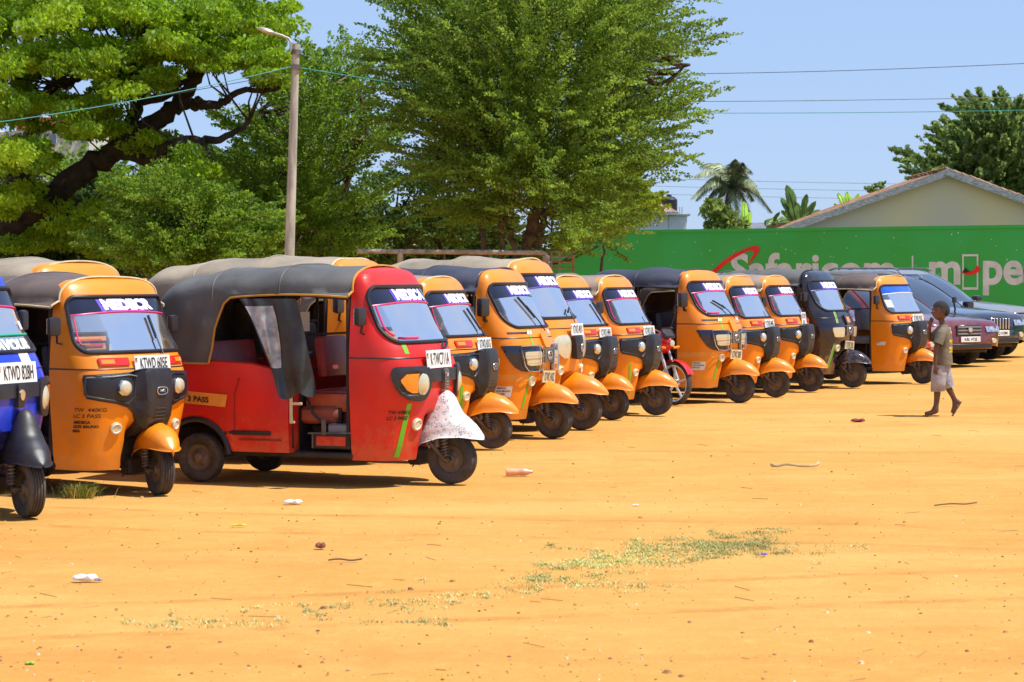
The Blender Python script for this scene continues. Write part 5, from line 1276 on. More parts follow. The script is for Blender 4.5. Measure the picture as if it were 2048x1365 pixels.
# ---------------------------------------------------------------- cars
def car(px, py, head, paint, label, kind='suv', grille='bars', plate_=None, zsc=1., loc=None):
    hd = R(head); p = loc if loc is not None else gnd(px, py)
    if loc is None: p = p - Vector((0.8 * math.sin(hd), -0.8 * math.cos(hd), 0))
    root = empty('parked_car', (p.x, p.y, 0), hd, label=label, cat='car', group='cars parked at the far end of the row'); root.scale = (1, 1, zsc)
    xs = [.93, .925, .915, .90, .87, .82, .74, .6, .45] + list(np.linspace(.40, -.40, 17)) + list(np.linspace(-.5, -2.3, 10)) + list(np.linspace(-2.35, -3.15, 17)) + [-3.3, -3.6, -3.78, -3.85, -3.87]
    G = []
    for x in xs:
        hw = float(np.interp(x, [-3.87, -3.8, -3.5, .5, .75, .87, .93], [.82, .90, .94, .94, .91, .84, .72])); zt = float(np.interp(x, [-3.87, -3.8, -3.6, -.6, -.2, .4, .74, .84, .90, .93], [.95, 1.08, 1.12, 1.14, 1.13, 1.07, 1.02, .98, .90, .80]))
        zb = float(np.interp(x, [-3.87, -3.6, .7, .93], [.5, .38, .36, .46]))
        for cx in (0., -2.75):
            d = abs(x - cx)
            if d < .44: zb = max(zb, .33 + math.sqrt(.44 ** 2 - d * d))
        row = []
        for s in (-1, 1):
            side = []
            for k, t in enumerate(np.linspace(0, 1, 8)): side.append(Vector((x, s * hw * (.965 + .035 * math.sin(math.pi * (.15 + .7 * t))), zb + (zt - .09 - zb) * t)))
            for a in (R(25), R(50), R(75)): side.append(Vector((x, s * (hw * .97 - .09 * (1 - math.cos(a))), zt - .09 + .09 * math.sin(a))))
            side += [Vector((x, s * hw * .72, zt + .012)), Vector((x, s * hw * .4, zt + .03))]
            if s > 0: side = side[::-1]
            row += side
            if s < 0: row.append(Vector((x, 0, zt + .035)))
        G.append(row)
    b = MB().grid(G); b.add(G[0], [tuple(range(len(G[0])))]); b.add(G[-1], [tuple(reversed(range(len(G[-1]))))]); b.build('body', paint, root, auto=38)
    def GS(u, z, off=0.):      # greenhouse surface, u 0..1 from right rear round the front to left rear
        t = (z - 1.1) / .72; xf = -.45 - .95 * t - .25 * t ** 4; xr = -3.80 + .3 * t; hw = .87 - .15 * t - .1 * max(0, t - .9) * 8 * .5; a = .45
        def pt(q):
            L1 = (xf - a) - xr; arc = hw + a * .7; T = L1 + arc; d = abs(q - .5) * 2 * T
            if d > arc: return Vector((xf - a - (d - arc), math.copysign(hw, q - .5), z))
            th = d / arc * math.pi / 2; n = 3.2; return Vector((xf - a + a * abs(math.cos(th)) ** (2 / n), math.copysign(hw * abs(math.sin(th)) ** (2 / n), q - .5), z))
        p_ = pt(u); c = Vector((xf - 1.6, 0, z)); d = (p_ - c); d.z = .25; return p_ + d.normalized() * off
    rows = [[GS(u, z) for u in np.linspace(0, 1, 70)] for z in [1.08, 1.2, 1.35, 1.5, 1.62, 1.70, 1.75, 1.785, 1.805]]
    top = rows[-1]; cx = sum((q.x for q in top)) / len(top)
    rows.append([Vector((cx + (q.x - cx) * .9, q.y * .85, 1.825)) for q in top]); rows.append([Vector((cx + (q.x - cx) * .4, q.y * .3, 1.84)) for q in top])
    b = MB().grid(rows); b.add([rows[k][0] for k in range(len(rows))] + [rows[k][-1] for k in reversed(range(len(rows)))], [tuple(range(2 * len(rows)))]); b.build('cabin', paint, root, auto=45)
    cg = pbr('car_window', (.02, .03, .045), .05, coat=1., var=.05)
    for nm, u0, u1, z0, z1 in (('windshield', .405, .595, 1.16, 1.74), ('side_window', .27, .365, 1.18, 1.68), ('side_window', .14, .26, 1.18, 1.68), ('side_window', .03, .13, 1.18, 1.66), ('side_window', .635, .73, 1.18, 1.68), ('side_window', .74, .86, 1.18, 1.68)):
        b = MB(); b.grid([[GS(u0 + (u1 - u0) * (.04 + .92 * q if z in (z0, z1) else q), z, .008) for q in np.linspace(0, 1, 14)] for z in np.linspace(z0, z1, 7)]); b.build(nm, cg, root)
    for s in (-1, 1):
        for (u0, u1) in ((.03, .365),):
            uu = (u0, u1) if s < 0 else (1 - u1, 1 - u0)
            b = MB(); b.tube([GS(u, 1.15, .014) for u in np.linspace(*uu, 12)], .012, 5); b.build('window_trim', CHROME, root)
        b = MB(); b.tube([GS(.5 + s * .102, z, .012) for z in np.linspace(1.12, 1.78, 10)], .02, 5); b.build('pillar_trim', paint, root)
    b = MB()
    for s in (-1, 1): b.tube([(-1.6, s * .62, 1.82), (-1.7, s * .62, 1.87), (-3.2, s * .62, 1.87), (-3.35, s * .62, 1.82)], .02, 6)
    ch = CHROME
    if kind == 'suv': b.build('roof_rail', ch if grille == 'bars' else GREYP, root)
    for s in (-1, 1):
        b = MB(); b.box((-.72, s * 1.02, 1.2), (.16, .2, .16), .05, seg=2); b.tube([(-.75, s * .85, 1.14), (-.73, s * .96, 1.17)], .025, 6); b.build('mirror', BLACKP, root)
        b = MB(); G = [[Vector((.925 - (abs(y) - .45) ** 2 * .42 - .3 * (z - .78), s * abs(y), z)) for y in np.linspace(.44, .84, 8)] for z in np.linspace(.78, .90, 4)]
        b.grid([[p_ + Vector((.03, s * .012, 0)) for p_ in r_] for r_ in G]); b.build('headlamp', pbr('car_headlamp', (.6, .62, .66), .06, metal=.7, var=.25, scale=18), root)
        b = MB(); b.lathe([(.06, 0), (.055, -.02), (.001, -.02)], Matrix.Translation((.93, s * .66, .58)) @ Matrix.Rotation(R(90), 4, 'Z'), 14); b.build('fog_lamp', LENS, root)
        for x in (0, -2.75):
            w_ = wheel(root, (x, s * .81, .36), .36, .22, 0, pbr('alloy_rim', (.35, .34, .33), .35, metal=.7, var=.1))
            b = MB()
            for k in range(6):
                a = k * math.pi / 3; b.box((.13 * math.cos(a), s * .085, .13 * math.sin(a)), (.2, .02, .045), .008, Matrix.Rotation(-a, 3, 'Y').to_quaternion())
            b.build('spoke', MATS['alloy_rim'], w_, auto=30)
            b = MB(); b.tube([(x + .45 * math.cos(a), s * .935, .33 + .45 * math.sin(a)) for a in np.linspace(R(-5), R(185), 20)], .03, 6); b.build('wheel_arch', BLKPL, root)
    b = MB(); b.box((-1.5, 0, .42), (4.4, 1.45, .22), .04); b.build('underbody', UNDER, root)
    b = MB(); b.box((.93, 0, .82), (.05, .62, .25), .015); gl = b.build('grille', BLACKP, root)
    if grille == 'bars':
        for k in range(7):
            b = MB(); b.box((.965, -.255 + k * .085, .82), (.03, .028, .23), .006); b.build('grille_bar', ch, gl)
    else:
        for k in range(3):
            b = MB(); b.box((.962, 0, .74 + k * .075), (.02, .6, .03), .005); b.build('grille_bar', GREYP, gl)
        b = MB(); b.lathe([(.055, 0), (.05, -.015), (.001, -.015)], Matrix.Translation((.975, 0, .83)) @ Matrix.Rotation(R(90), 4, 'Z'), 14); b.build('emblem', ch, gl)
    b = MB(); G = [[Vector((.97 - .30 * (abs(y) / .9) ** 4 - .02 * abs(z - .56) * 6, y, z)) for y in np.linspace(-.92, .92, 21)] for z in np.linspace(.40, .68, 7)]; b.grid(G); b.build('bumper', paint, root)
    b = MB(); b.box((.975, 0, .47), (.03, 1.1, .1), .01); b.build('air_intake', INK, root)
    if plate_:
        b = MB(); b.box((.99, 0, .62), (.01, .5, .12), .004); pl = b.build('number_plate', PLATE, root, smooth=False)
        V, F = text2d(plate_, .085, .02, .95, 'CENTER'); b = MB(); b.add([(.997, x, .592 + y) for x, y in V], F); b.build('lettering', INK, pl, smooth=False)
    return root
MAROON = pbr('maroon_car_paint', (.13, .01, .014), .22, coat=.8, var=.05, dirt=.15); BLKCAR = pbr('black_car_paint', (.018, .02, .035), .15, coat=1., var=.05, dirt=.1); BRONZE = pbr('bronze_car_paint', (.34, .31, .29), .22, coat=.8, metal=.4, var=.05, dirt=.15)
SILVER = pbr('silver_blue_paint', (.42, .45, .58), .22, coat=.8, metal=.4, var=.05); REDCAR = pbr('red_car_paint', (.55, .02, .02), .22, coat=.8, var=.05)
car(0, 0, -55, MAROON, loc=Vector((7.77, 43.5, 0)), label= 'maroon sport utility car with its grille just behind the walking boy', grille='slats', plate_='KBL 472E', zsc=.82, kind='low')
c = car(0, 0, -52, BLKCAR, zsc=.90, loc=Vector((8.8, 46.0, 0)), label= 'black sport utility car with chrome vertical bar grille and bonnet mirror', grille='bars', plate_='KCQ 018M')
b = MB(); b.tube([(.35, -.62, 1.06), (.42, -.66, 1.12), (.42, -.7, 1.26)], .018, 6); b.box((.43, -.7, 1.33), (.05, .1, .13), .03, seg=2); b.build('bonnet_mirror', BLKPL, c, auto=40)
car(0, 0, -42, BRONZE, loc=Vector((9.65, 48.3, 0)), label= 'bronze grey sport utility car farthest right at the frame edge', grille='slats', plate_='KCB 125D', zsc=.97)
car(0, 0, -38, SILVER, 'silver blue car whose roof shows above the black auto rickshaw', grille='slats', loc=Vector((at(1760, 600, 50).x, 53, 0)), zsc=.94)
car(0, 0, -45, REDCAR, 'low red car seen through the cabin of the auto rickshaw with the blue visor', kind='low', grille='slats', loc=Vector((6.2, 41.2, 0)), zsc=.80)

# ---------------------------------------------------------------- motorcycle
def motorcycle():
    p = gnd(1349, 811); rt = empty('motorcycle', (p.x, p.y, 0), R(-46), label='red motorcycle with silver alloy front wheel wedged between two auto rickshaws', cat='motorcycle')
    rd = pbr('bike_red', (.6, .015, .02), .2, coat=.8, var=.05); al = pbr('bike_alloy', (.62, .62, .64), .3, metal=.6, var=.08, dirt=.2)
    def bw(x):
        b = MB(); h = .045; r = .285
        b.lathe([(r * .84, -h * .8), (r * .92, -h), (r * .98, -h * .6), (r, 0), (r * .98, h * .6), (r * .92, h), (r * .84, h * .8)], None, 40); w_ = b.build('wheel', TYRE, rt, weld=True); w_.location = (x, 0, r)
        b = MB(); b.lathe([(r * .85, -.03), (r * .78, -.028), (r * .78, .028), (r * .85, .03)], None, 36)
        b.lathe([(.03, -.05), (.05, -.045), (.05, .045), (.03, .05)], None, 16); b.build('rim', al, w_)
        for k in range(5):
            a = k * 2 * math.pi / 5 + .3; b = MB(); b.box((.135 * math.cos(a), 0, .135 * math.sin(a)), (.19, .026, .034), .008, Matrix.Rotation(-a, 3, 'Y').to_quaternion()); b.build('spoke', al, w_, auto=30)
    bw(0); bw(-1.28)
    for s in (-1, 1):
        b = MB(); b.tube([(0, s * .08, .285), (-.22, s * .08, .80)], [.024, .018], 8); b.build('fork_leg', al, rt)
    b = MB(); G = [[Vector((.315 * math.cos(a) - .0, y, .285 + .315 * math.sin(a) - abs(y) * .25)) for y in (-.06, -.04, 0, .04, .06)] for a in np.linspace(R(25), R(150), 14)]; b.grid(G); b.build('front_mudguard', rd, rt)
    b = MB(); G = []
    for t in np.linspace(0, 1, 9):
        rr_ = .11 * math.sin(math.pi * (.12 + .42 * t)) ; G.append([Vector((-.05 - .2 * t, rr_ * 1.1 * math.cos(a), .80 + rr_ * 1.3 * math.sin(a))) for a in np.linspace(0, 2 * math.pi, 15)])
    b.grid(G); b.build('headlight_cowl', rd, rt); b = MB(); b.lathe([(.045, 0), (.04, -.012), (.001, -.018)], Matrix.Translation((-.045, 0, .80)) @ Matrix.Rotation(R(90), 4, 'Z'), 14); b.build('headlight', LENS, rt)
    b = MB(); b.box((-.12, 0, .93), (.03, .2, .16), .03, Matrix.Rotation(R(-35), 3, 'Y').to_quaternion()); b.build('fly_screen', BLKPL, rt)
    b = MB(); b.tube([(-.34, -.36, .98), (-.26, -.2, 1.0), (-.25, 0, .94), (-.26, .2, 1.0), (-.34, .36, .98)], .013, 7); b.build('handlebar', STEEL, rt)
    for s in (-1, 1):
        b = MB(); b.tube([(-.28, s * .24, 1.0), (-.25, s * .3, 1.2)], .006, 5); b.lathe([(.055, -.01), (.055, .01), (.001, .012)], Matrix.Translation((-.25, s * .32, 1.24)) @ Matrix.Rotation(R(90), 4, 'Z'), 16); b.build('mirror', BLKPL, rt)
        b = MB(); b.tube([(-.10, s * .08, .74), (-.08, s * .17, .75)], .02, 6); b.build('indicator_lamp', AMBER, rt)
    b = MB(); G = []
    for t in np.linspace(0, 1, 12):
        rr_ = .14 * math.sin(math.pi * (.1 + .8 * t)) ** .6; G.append([Vector((-.30 - .42 * t, rr_ * math.cos(a), .84 - .05 * t + rr_ * .85 * math.sin(a))) for a in np.linspace(0, 2 * math.pi, 17)])
    b.grid(G); b.build('fuel_tank', rd, rt)
    b = MB(); b.box((-1.0, 0, .84), (.62, .24, .09), .035, seg=2); b.build('seat', SEATK, rt)
    b = MB(); b.box((-.56, 0, .45), (.3, .22, .3), .04); b.lathe([(.09, -.11), (.09, .11)], Matrix.Translation((-.45, 0, .36)), 14); b.tube([(-.42, -.1, .5), (-.3, -.12, .3), (-.6, -.16, .2), (-1.3, -.17, .3)], .03, 8); b.build('engine', STEEL, rt)
    b = MB(); b.tube([(-.22, 0, .82), (-.32, 0, .5), (-.55, 0, .28), (-.8, 0, .3), (-1.28, 0, .3)], .022, 7); b.tube([(-.25, 0, .85), (-.8, 0, .76), (-1.4, 0, .82)], .02, 7); b.tube([(-1.28, .1, .3), (-1.15, .12, .75)], .022, 7); b.tube([(-1.28, -.1, .3), (-1.15, -.12, .75)], .022, 7); b.build('frame', UNDER, rt)
motorcycle()

# ---------------------------------------------------------------- walking boy
def boy():
    F = gnd(1868, 832); sc = (832 - HOR) / CAM_H
    rt = empty('person', (F.x, F.y, 0), 0, label='boy in sandals walking left in a grey brown shirt with yellow print and pale shorts', cat='person')
    def X(px): return (px - 1868) / sc
    def Z(py): return (832 - py) / sc
    def skin_mesh(name, verts, edges, radii, mat, root_i=0, sub=2, parent=rt):
        me = bpy.data.meshes.new(name); me.from_pydata(verts, edges, []); o = bpy.data.objects.new(name, me); COL.objects.link(o)
        sk = o.modifiers.new('s', 'SKIN'); sk.use_smooth_shade = True
        for i, r_ in enumerate(radii):
            v = me.skin_vertices[0].data[i]; v.radius = (r_, r_) if not hasattr(r_, '__len__') else r_; v.use_root = (i == root_i)
        sb = o.modifiers.new('b', 'SUBSURF'); sb.levels = sb.render_levels = sub
        dg = bpy.context.evaluated_depsgraph_get(); m2 = bpy.data.meshes.new_from_object(o.evaluated_get(dg)); bpy.data.objects.remove(o)
        m2.materials.clear(); m2.materials.append(mat)
        for p_ in m2.polygons: p_.use_smooth = True
        m2.name = name; q = bpy.data.objects.new(name, m2); COL.objects.link(q); q.parent = parent; return q
    skin = pbr('brown_skin', (.13, .058, .036), .45, var=.1, scale=10); hair = pbr('short_black_hair', (.018, .013, .012), .8, var=.2, bump=.6, bscale=180)
    shirt = pbr('grey_brown_shirt', (.155, .135, .095), .85, var=.14, scale=7, bump=.8, bscale=11, dirt=.25); shorts_m = pbr('pale_shorts', (.36, .35, .39), .85, var=.2, scale=8, bump=.8, bscale=11, dirt=.25)
    V = []; E = []; RD = []
    def add(p_, r_, par=None):
        V.append(tuple(p_)); RD.append(r_); i = len(V) - 1
        if par is not None: E.append((par, i))
        return i
    pel = add((X(1884), 0, Z(716)), (.085, .115)); ab = add((X(1884), 0, Z(700)), (.08, .105), pel); ch = add((X(1885), 0, Z(672)), (.085, .12), ab); nb = add((X(1886), 0, Z(655)), .05, ch); nk = add((X(1883), 0, Z(646)), .037, nb)
    h1 = add((X(1881), 0, Z(634)), (.042, .042), nk)
    def headf(nt_, np_, off=0., keep=None):
        c = Vector((X(1880.5), 0, Z(622.5))); Vv = []; Ff = []
        for i in range(nt_ + 1):
            th = math.pi * i / nt_
            for j in range(np_):
                ph = 2 * math.pi * j / np_; d = Vector((-math.sin(th) * math.cos(ph), math.sin(th) * math.sin(ph), math.cos(th)))
                x, y, z = d.x * (.103 + off), d.y * (.078 + off), d.z * (.118 + off)
                lo = max(0, -z / .118); y *= 1 - .28 * lo ** 1.5
                if x > 0: x *= 1 - .42 * lo ** 1.2
                else:
                    fr = max(0, -d.x) ** 2; g = lambda zc, s_, w_=.02: math.exp(-((z - zc) / s_) ** 2 - (y / w_) ** 2)
                    x -= fr * .3 * 0; x += .010 * lo * fr - .020 * g(-.022, .014, .013) - .012 * g(-.056, .013, .022) - .008 * g(-.092, .016, .02) - .004 * g(.018, .012, .05) + .007 * g(-.002, .010, .05) * (1 if abs(y) > .014 else .3)
                Vv.append(c + Vector((x, y, z)))
        for i in range(nt_):
            for j in range(np_):
                q = (i * np_ + j, i * np_ + (j + 1) % np_, (i + 1) * np_ + (j + 1) % np_, (i + 1) * np_ + j)
                m_ = sum((Vv[k] - c for k in q), Vector()) / 4
                if keep is None or keep(m_): Ff.append(q[::-1])
        return Vv, Ff
    def hand(par, p_, d, side, curl=.5):
        d = Vector(d).normalized(); lat = Vector((0, 1, 0)).cross(d).normalized(); pm = Vector(p_) + d * .035; i = add(pm, (.022, .016), par)
        fwd = d.cross(Vector((0, 1, 0))).normalized()
        for k, ln in enumerate((.055, .062, .058, .045)):
            b0 = pm + d * .022 + lat * (k - 1.5) * .013; a = add(b0, .0075, i); m_ = add(b0 + d * ln * .5, .0068, a); add(b0 + d * ln * .85 + Vector((0, side * curl * .02, 0)), .0055, m_)
        t = add(pm - d * .01 + lat * -.028, .0085, i); add(pm + d * .022 + lat * -.04, .007, t)
    # left arm (near the camera) hangs down
    s1 = add((X(1878), -.115, Z(663)), .046, ch); e1 = add((X(1866), -.165, Z(700)), .031, s1); w1 = add((X(1865), -.165, Z(731)), .020, e1); hand(w1, (X(1865), -.165, Z(731)), (.05, 0, -1), 1)
    # right arm raised to the mouth
    s2 = add((X(1880), .115, Z(663)), .042, ch); e2 = add((X(1860), .11, Z(682)), .030, s2); w2 = add((X(1859), .03, Z(652)), .021, e2); hand(w2, (X(1859), .03, Z(652)), (.32, -.15, 1), -1)
    # legs
    def leg(hip, knee, ank, side, toe, heel):
        a = add(hip, .075, pel); k = add(knee, .045, a); c = add(Vector(knee).lerp(Vector(ank), .35) + Vector((.008, 0, 0)), .042, k); n = add(ank, .026, c); h_ = add(heel, .026, n); m_ = add(Vector(ank).lerp(Vector(toe), .55) + Vector((0, 0, -.008)), (.024, .032), n)
        t = add(toe, (.014, .034), m_)
        return t
    leg((X(1878), -.065, Z(722)), (X(1872), -.07, Z(772)), (X(1869), -.07, Z(820.5)), -1, (X(1847), -.075, .018), (X(1873), -.07, .030))
    leg((X(1888), .065, Z(722)), (X(1893), .07, Z(768)), (X(1913), .07, Z(804)), 1, (X(1908), .07, .022), (X(1922), .07, Z(805)))
    body = skin_mesh('body', V, E, RD, skin, pel)
    hv, hf = headf(36, 40); me = body.data; bm = bmesh.new(); bm.from_mesh(me); vs = [bm.verts.new(v) for v in hv]
    for q in hf:
        try: f = bm.faces.new([vs[k] for k in q]); f.smooth = True
        except ValueError: pass
    for s in (-1, 1):       # ears
        c = Vector((X(1883), s * .076, Z(624))); ev = []
        for a in np.linspace(0, 2 * math.pi, 11)[:-1]:
            for rr_, dy in ((.024, 0), (.020, .012), (.010, .006)): ev.append(bm.verts.new(c + Vector((rr_ * .7 * math.cos(a) + .004, s * dy, rr_ * 1.15 * math.sin(a)))))
        for k in range(10):
            for m_ in range(2):
                a0, a1 = k * 3 + m_, ((k + 1) % 10) * 3 + m_; f = bm.faces.new([ev[a0], ev[a1], ev[a1 + 1], ev[a0 + 1]]); f.smooth = True
        bm.faces.new([ev[k * 3 + 2] for k in range(10)])
    bm.to_mesh(me); bm.free()
    # flip flop soles
    b = MB(); b.box((X(1860), -.072, .006), (.19, .07, .012), .005, seg=2); b.build('sandal', pbr('worn_sandal', (.2, .12, .09), .8, var=.2), rt)
    b = MB(); d = (Vector((X(1908), 0, .0)) - Vector((X(1926), 0, Z(803)))); b.box(((X(1908) + X(1926)) / 2 - .008, .07, Z(803) / 2 - .006), (d.length, .07, .012), .005, Matrix.Rotation(-math.atan2(d.z, d.x) , 3, 'Y').to_quaternion(), seg=2); b.build('sandal', MATS['worn_sandal'], rt)
    # hair cap
    hv, hf = headf(36, 40, .007, lambda m_: m_.z > (.062 if m_.x < -.02 else (.062 - (m_.x + .02) * 1.9 if m_.x < .045 else -.062)))
    b = MB(); b.add(hv, hf); b.build('hair', hair, rt)
    # eyes
    ey = pbr('eye_white', (.5, .48, .45), .2)
    for s in (-1, 1):
        b = MB(); b.lathe([(.001, -.009), (.006, -.007), (.009, 0), (.006, .007), (.001, .009)], Matrix.Translation((X(1880.5) - .088, s * .032, Z(622.5) - .002)), 10); b.build('eye', ey, rt)
    # shirt: lofted rings, open at hem, neck and sleeves
    def rings(st, n=28, wob=.0):
        rows = []
        for k, (cx, cy, cz, rx, ry, tx) in enumerate(st):
            rows.append([Vector((cx + rx * math.cos(a) * (1 + wob * math.sin(3 * a + k)) , cy + ry * math.sin(a) * (1 + wob * math.sin(4 * a + 2 * k)), cz + tx * math.cos(a))) for a in np.linspace(0, 2 * math.pi, n + 1)])
        return rows
    b = MB(); b.grid(rings([(X(1885), 0, Z(729), .118, .158, .01), (X(1885), 0, Z(720), .114, .155, 0), (X(1885), 0, Z(708), .106, .150, 0), (X(1886), 0, Z(692), .102, .146, 0), (X(1886), 0, Z(678), .103, .150, 0), (X(1886), 0, Z(667), .098, .150, 0), (X(1886), 0, Z(660), .084, .135, 0), (X(1885.5), 0, Z(655), .064, .098, .004), (X(1885), 0, Z(651), .050, .066, .008), (X(1885), 0, Z(649), .047, .058, .010)], 32, .012))
    def sleeve(pts, r0, r1):
        c = curve_pts(pts, 5); b.tube(c, list(np.linspace(r0, r1, len(c))), 14, cap=False)
    sleeve([(X(1884), -.085, Z(661)), (X(1878), -.135, Z(668)), (X(1870), -.165, Z(688))], .056, .060)
    sleeve([(X(1884), .085, Z(661)), (X(1876), .13, Z(668)), (X(1864), .125, Z(679))], .056, .056)
    sh = b.build('shirt', shirt, rt, auto=70)
    yl = pbr('yellow_print', (.75, .55, .02), .7, var=.2, scale=20)
    # printed number follows the back and near flank of the shirt
    from mathutils.bvhtree import BVHTree
    bm = bmesh.new(); bm.from_mesh(sh.data); tree = BVHTree.FromBMesh(bm); bm.free()
    dr = Vector((.55, -.83, 0)).normalized(); rt_ = Vector((-dr.y, dr.x, 0)).normalized()
    def prt(txt, cx, pz, size, xs, bold=.05):
        V2, F2 = text2d(txt, size, bold, xs, 'CENTER'); b = MB(); pts = []
        for x, y in V2:
            o = Vector((X(1886), 0, Z(pz) + y)) + rt_ * (cx + x) + dr * .5; h = tree.ray_cast(o, -dr)[0]; pts.append((h if h else o - dr * .4) + dr * .004)
        b.add(pts, F2); b.build('shirt_print', yl, sh, smooth=False)
    prt('M', .015, 667, .05, 1.2); prt('FC', .01, 688, .07, 1.1); prt('25', .01, 704, .085, 1.1, .06)
    # shorts
    b = MB(); b.grid(rings([(X(1884), 0, Z(712), .096, .125, 0), (X(1884), 0, Z(722), .104, .134, 0), (X(1883), 0, Z(734), .108, .138, 0), (X(1883), 0, Z(741), .10, .13, 0)], 28, .01))
    b.grid(rings([(X(1879), -.066, Z(730), .098, .076, 0), (X(1876), -.07, Z(745), .096, .08, 0), (X(1874), -.072, Z(762), .090, .08, 0), (X(1873), -.072, Z(782), .086, .08, .004), (X(1873), -.072, Z(782.5), .078, .072, .004)], 20, .03))
    b.grid(rings([(X(1886), .066, Z(730), .092, .076, 0), (X(1889), .07, Z(745), .09, .078, .006), (X(1893), .07, Z(760), .082, .076, .016), (X(1898), .07, Z(776), .078, .074, .024), (X(1898), .07, Z(776.5), .07, .066, .024)], 20, .03))
    b.build('shorts', shorts_m, rt, auto=70)
boy()

# ---------------------------------------------------------------- ground litter, stones, grass
def stuff_mesh(name, V, F, mats, mi=None, **k):
    me = bpy.data.meshes.new(name); me.from_pydata(V, [], F)
    for m in mats: me.materials.append(m)
    if mi is not None: me.polygons.foreach_set('material_index', mi)
    for p_ in me.polygons: p_.use_smooth = k.get('smooth', False)
    o = link(name, me); o['kind'] = 'stuff'; o['label'] = k['label']; return o
def gz(x, y): return float(fbm(np.array(x), np.array(y)) * .012 - .008) if 0 < y < 120 and abs(x) < 60 else -.008
def pebbles():
    V = []; F = []; mi = []
    for k in range(3300):
        py = rng.uniform(700, 1400); d = (HOR - 0); Y = CAM_H * FPX / (py - HOR) * rng.uniform(.97, 1.03); X_ = rng.uniform(-1150, 1250) * Y / FPX
        r_ = rng.gamma(1.3, .0026) + .0018; r_ = min(r_, .024); z = gz(X_, Y); o = len(V); n = 5; a0 = rng.uniform(0, 6); fl = rng.uniform(.35, .8)
        for i in range(n): a = a0 + 2 * math.pi * i / n; q = r_ * rng.uniform(.75, 1.25); V.append((X_ + q * math.cos(a), Y + q * math.sin(a), z - .001))
        for i in range(n): a = a0 + .3 + 2 * math.pi * i / n; q = r_ * rng.uniform(.45, .75); V.append((X_ + q * math.cos(a), Y + q * math.sin(a), z + r_ * fl))
        F += [(o + i, o + (i + 1) % n, o + n + (i + 1) % n, o + n + i) for i in range(n)] + [tuple(o + n + i for i in range(n))]; mi += [int(rng.choice([0, 0, 0, 1, 1, 2]))] * (n + 1)
    stuff_mesh('gravel', V, F, [pbr('brown_pebble', (.48, .24, .07), .9, var=.3, scale=2), pbr('dark_pebble', (.32, .16, .06), .9, var=.3, scale=2), pbr('pale_pebble', (.75, .55, .34), .9, var=.2, scale=2)], mi, label='small pebbles and crumbs scattered over the sandy yard')
pebbles()
def straw():
    V = []; F = []
    for k in range(90):
        py = rng.uniform(760, 1380); Y = CAM_H * FPX / (py - HOR); X_ = rng.uniform(-1100, 1150) * Y / FPX; a = rng.uniform(0, 3.14); L_ = rng.uniform(.02, .09); w_ = .0012; z = gz(X_, Y) + .006; o = len(V); dx, dy = math.cos(a) * L_, math.sin(a) * L_
        V += [(X_ - dx, Y - dy, z), (X_ - dx - dy * w_ / L_, Y - dy + dx * w_ / L_, z + .004), (X_ + dx, Y + dy, z + .003), (X_ + dx + dy * w_ / L_, Y + dy, z + .007)]; F.append((o, o + 1, o + 3, o + 2))
    stuff_mesh('straw_litter', V, F, [pbr('straw', (.62, .4, .16), .8, var=.3, scale=1)], label='loose bits of straw lying on the sandy yard')
straw()
def grass(name, spots, n, h, mats, dens=None, lean=.5, w0=.0035, label=''):
    V = []; F = []; mi = []
    for k in range(n):
        c = spots[int(rng.integers(len(spots)))] if dens is None else spots[int(rng.choice(len(spots), p=dens))]
        px = c[0] + rng.normal() * c[2]; py = c[1] + rng.normal() * c[3]; g = gnd(px, py); hh = h * rng.uniform(.4, 1.2); a = rng.uniform(0, 6.28); ln = hh * lean * rng.uniform(.2, 1.3); z = gz(g.x, g.y); w_ = w0 * rng.uniform(.7, 1.4); b0 = a + 1.57; o = len(V)
        dx, dy = math.cos(a), math.sin(a); sx, sy = math.cos(b0) * w_, math.sin(b0) * w_
        V += [(g.x - sx, g.y - sy, z), (g.x + sx, g.y + sy, z), (g.x + dx * ln * .4 - sx * .7, g.y + dy * ln * .4 - sy * .7, z + hh * .6), (g.x + dx * ln * .4 + sx * .7, g.y + dy * ln * .4 + sy * .7, z + hh * .6), (g.x + dx * ln, g.y + dy * ln, z + hh)]
        F += [(o, o + 1, o + 3, o + 2), (o + 2, o + 3, o + 4)]; m_ = int(rng.integers(len(mats))); mi += [m_, m_]
    return stuff_mesh(name, V, F, mats, mi, label=label)
gdry = pbr('dry_grass', (.52, .46, .14), .8, var=.2, scale=1); ggrn = pbr('pale_green_grass', (.33, .38, .08), .8, var=.2, scale=1); gpal = pbr('straw_grass', (.75, .6, .28), .8, var=.2, scale=1); gvg = pbr('fresh_grass', (.16, .26, .03), .7, var=.2, scale=1)
pts_ = []
for k in range(120):
    t = rng.uniform(-1, 1); px = 1310 + 250 * t; pts_.append((px, 1108 - 34 * t + rng.normal() * 15, rng.uniform(4, 24), rng.uniform(1, 4)))
grass('grass', pts_, 17000, .013, [gdry, ggrn, ggrn, gpal], lean=1.7, w0=.002, label='oval patch of short dry green grass right of centre in the foreground')
pts_ = []
for (cx, cy, sx, sy, n) in ((1600, 1100, 120, 14, 16), (1050, 1160, 70, 12, 12), (920, 1188, 90, 12, 14), (780, 1205, 90, 10, 12), (1230, 1165, 110, 12, 16), (600, 1222, 90, 12, 12), (420, 1238, 90, 10, 12), (320, 1246, 60, 8, 7), (850, 1245, 70, 9, 8)):
    for k in range(n): pts_.append((cx + rng.normal() * sx * .6, cy + rng.normal() * sy * .8, rng.uniform(3, 18), rng.uniform(1, 3.5)))
grass('grass', pts_, 5600, .013, [gdry, ggrn, gpal], lean=1.6, w0=.0019, label='thin straw coloured grass trailing across the left foreground')
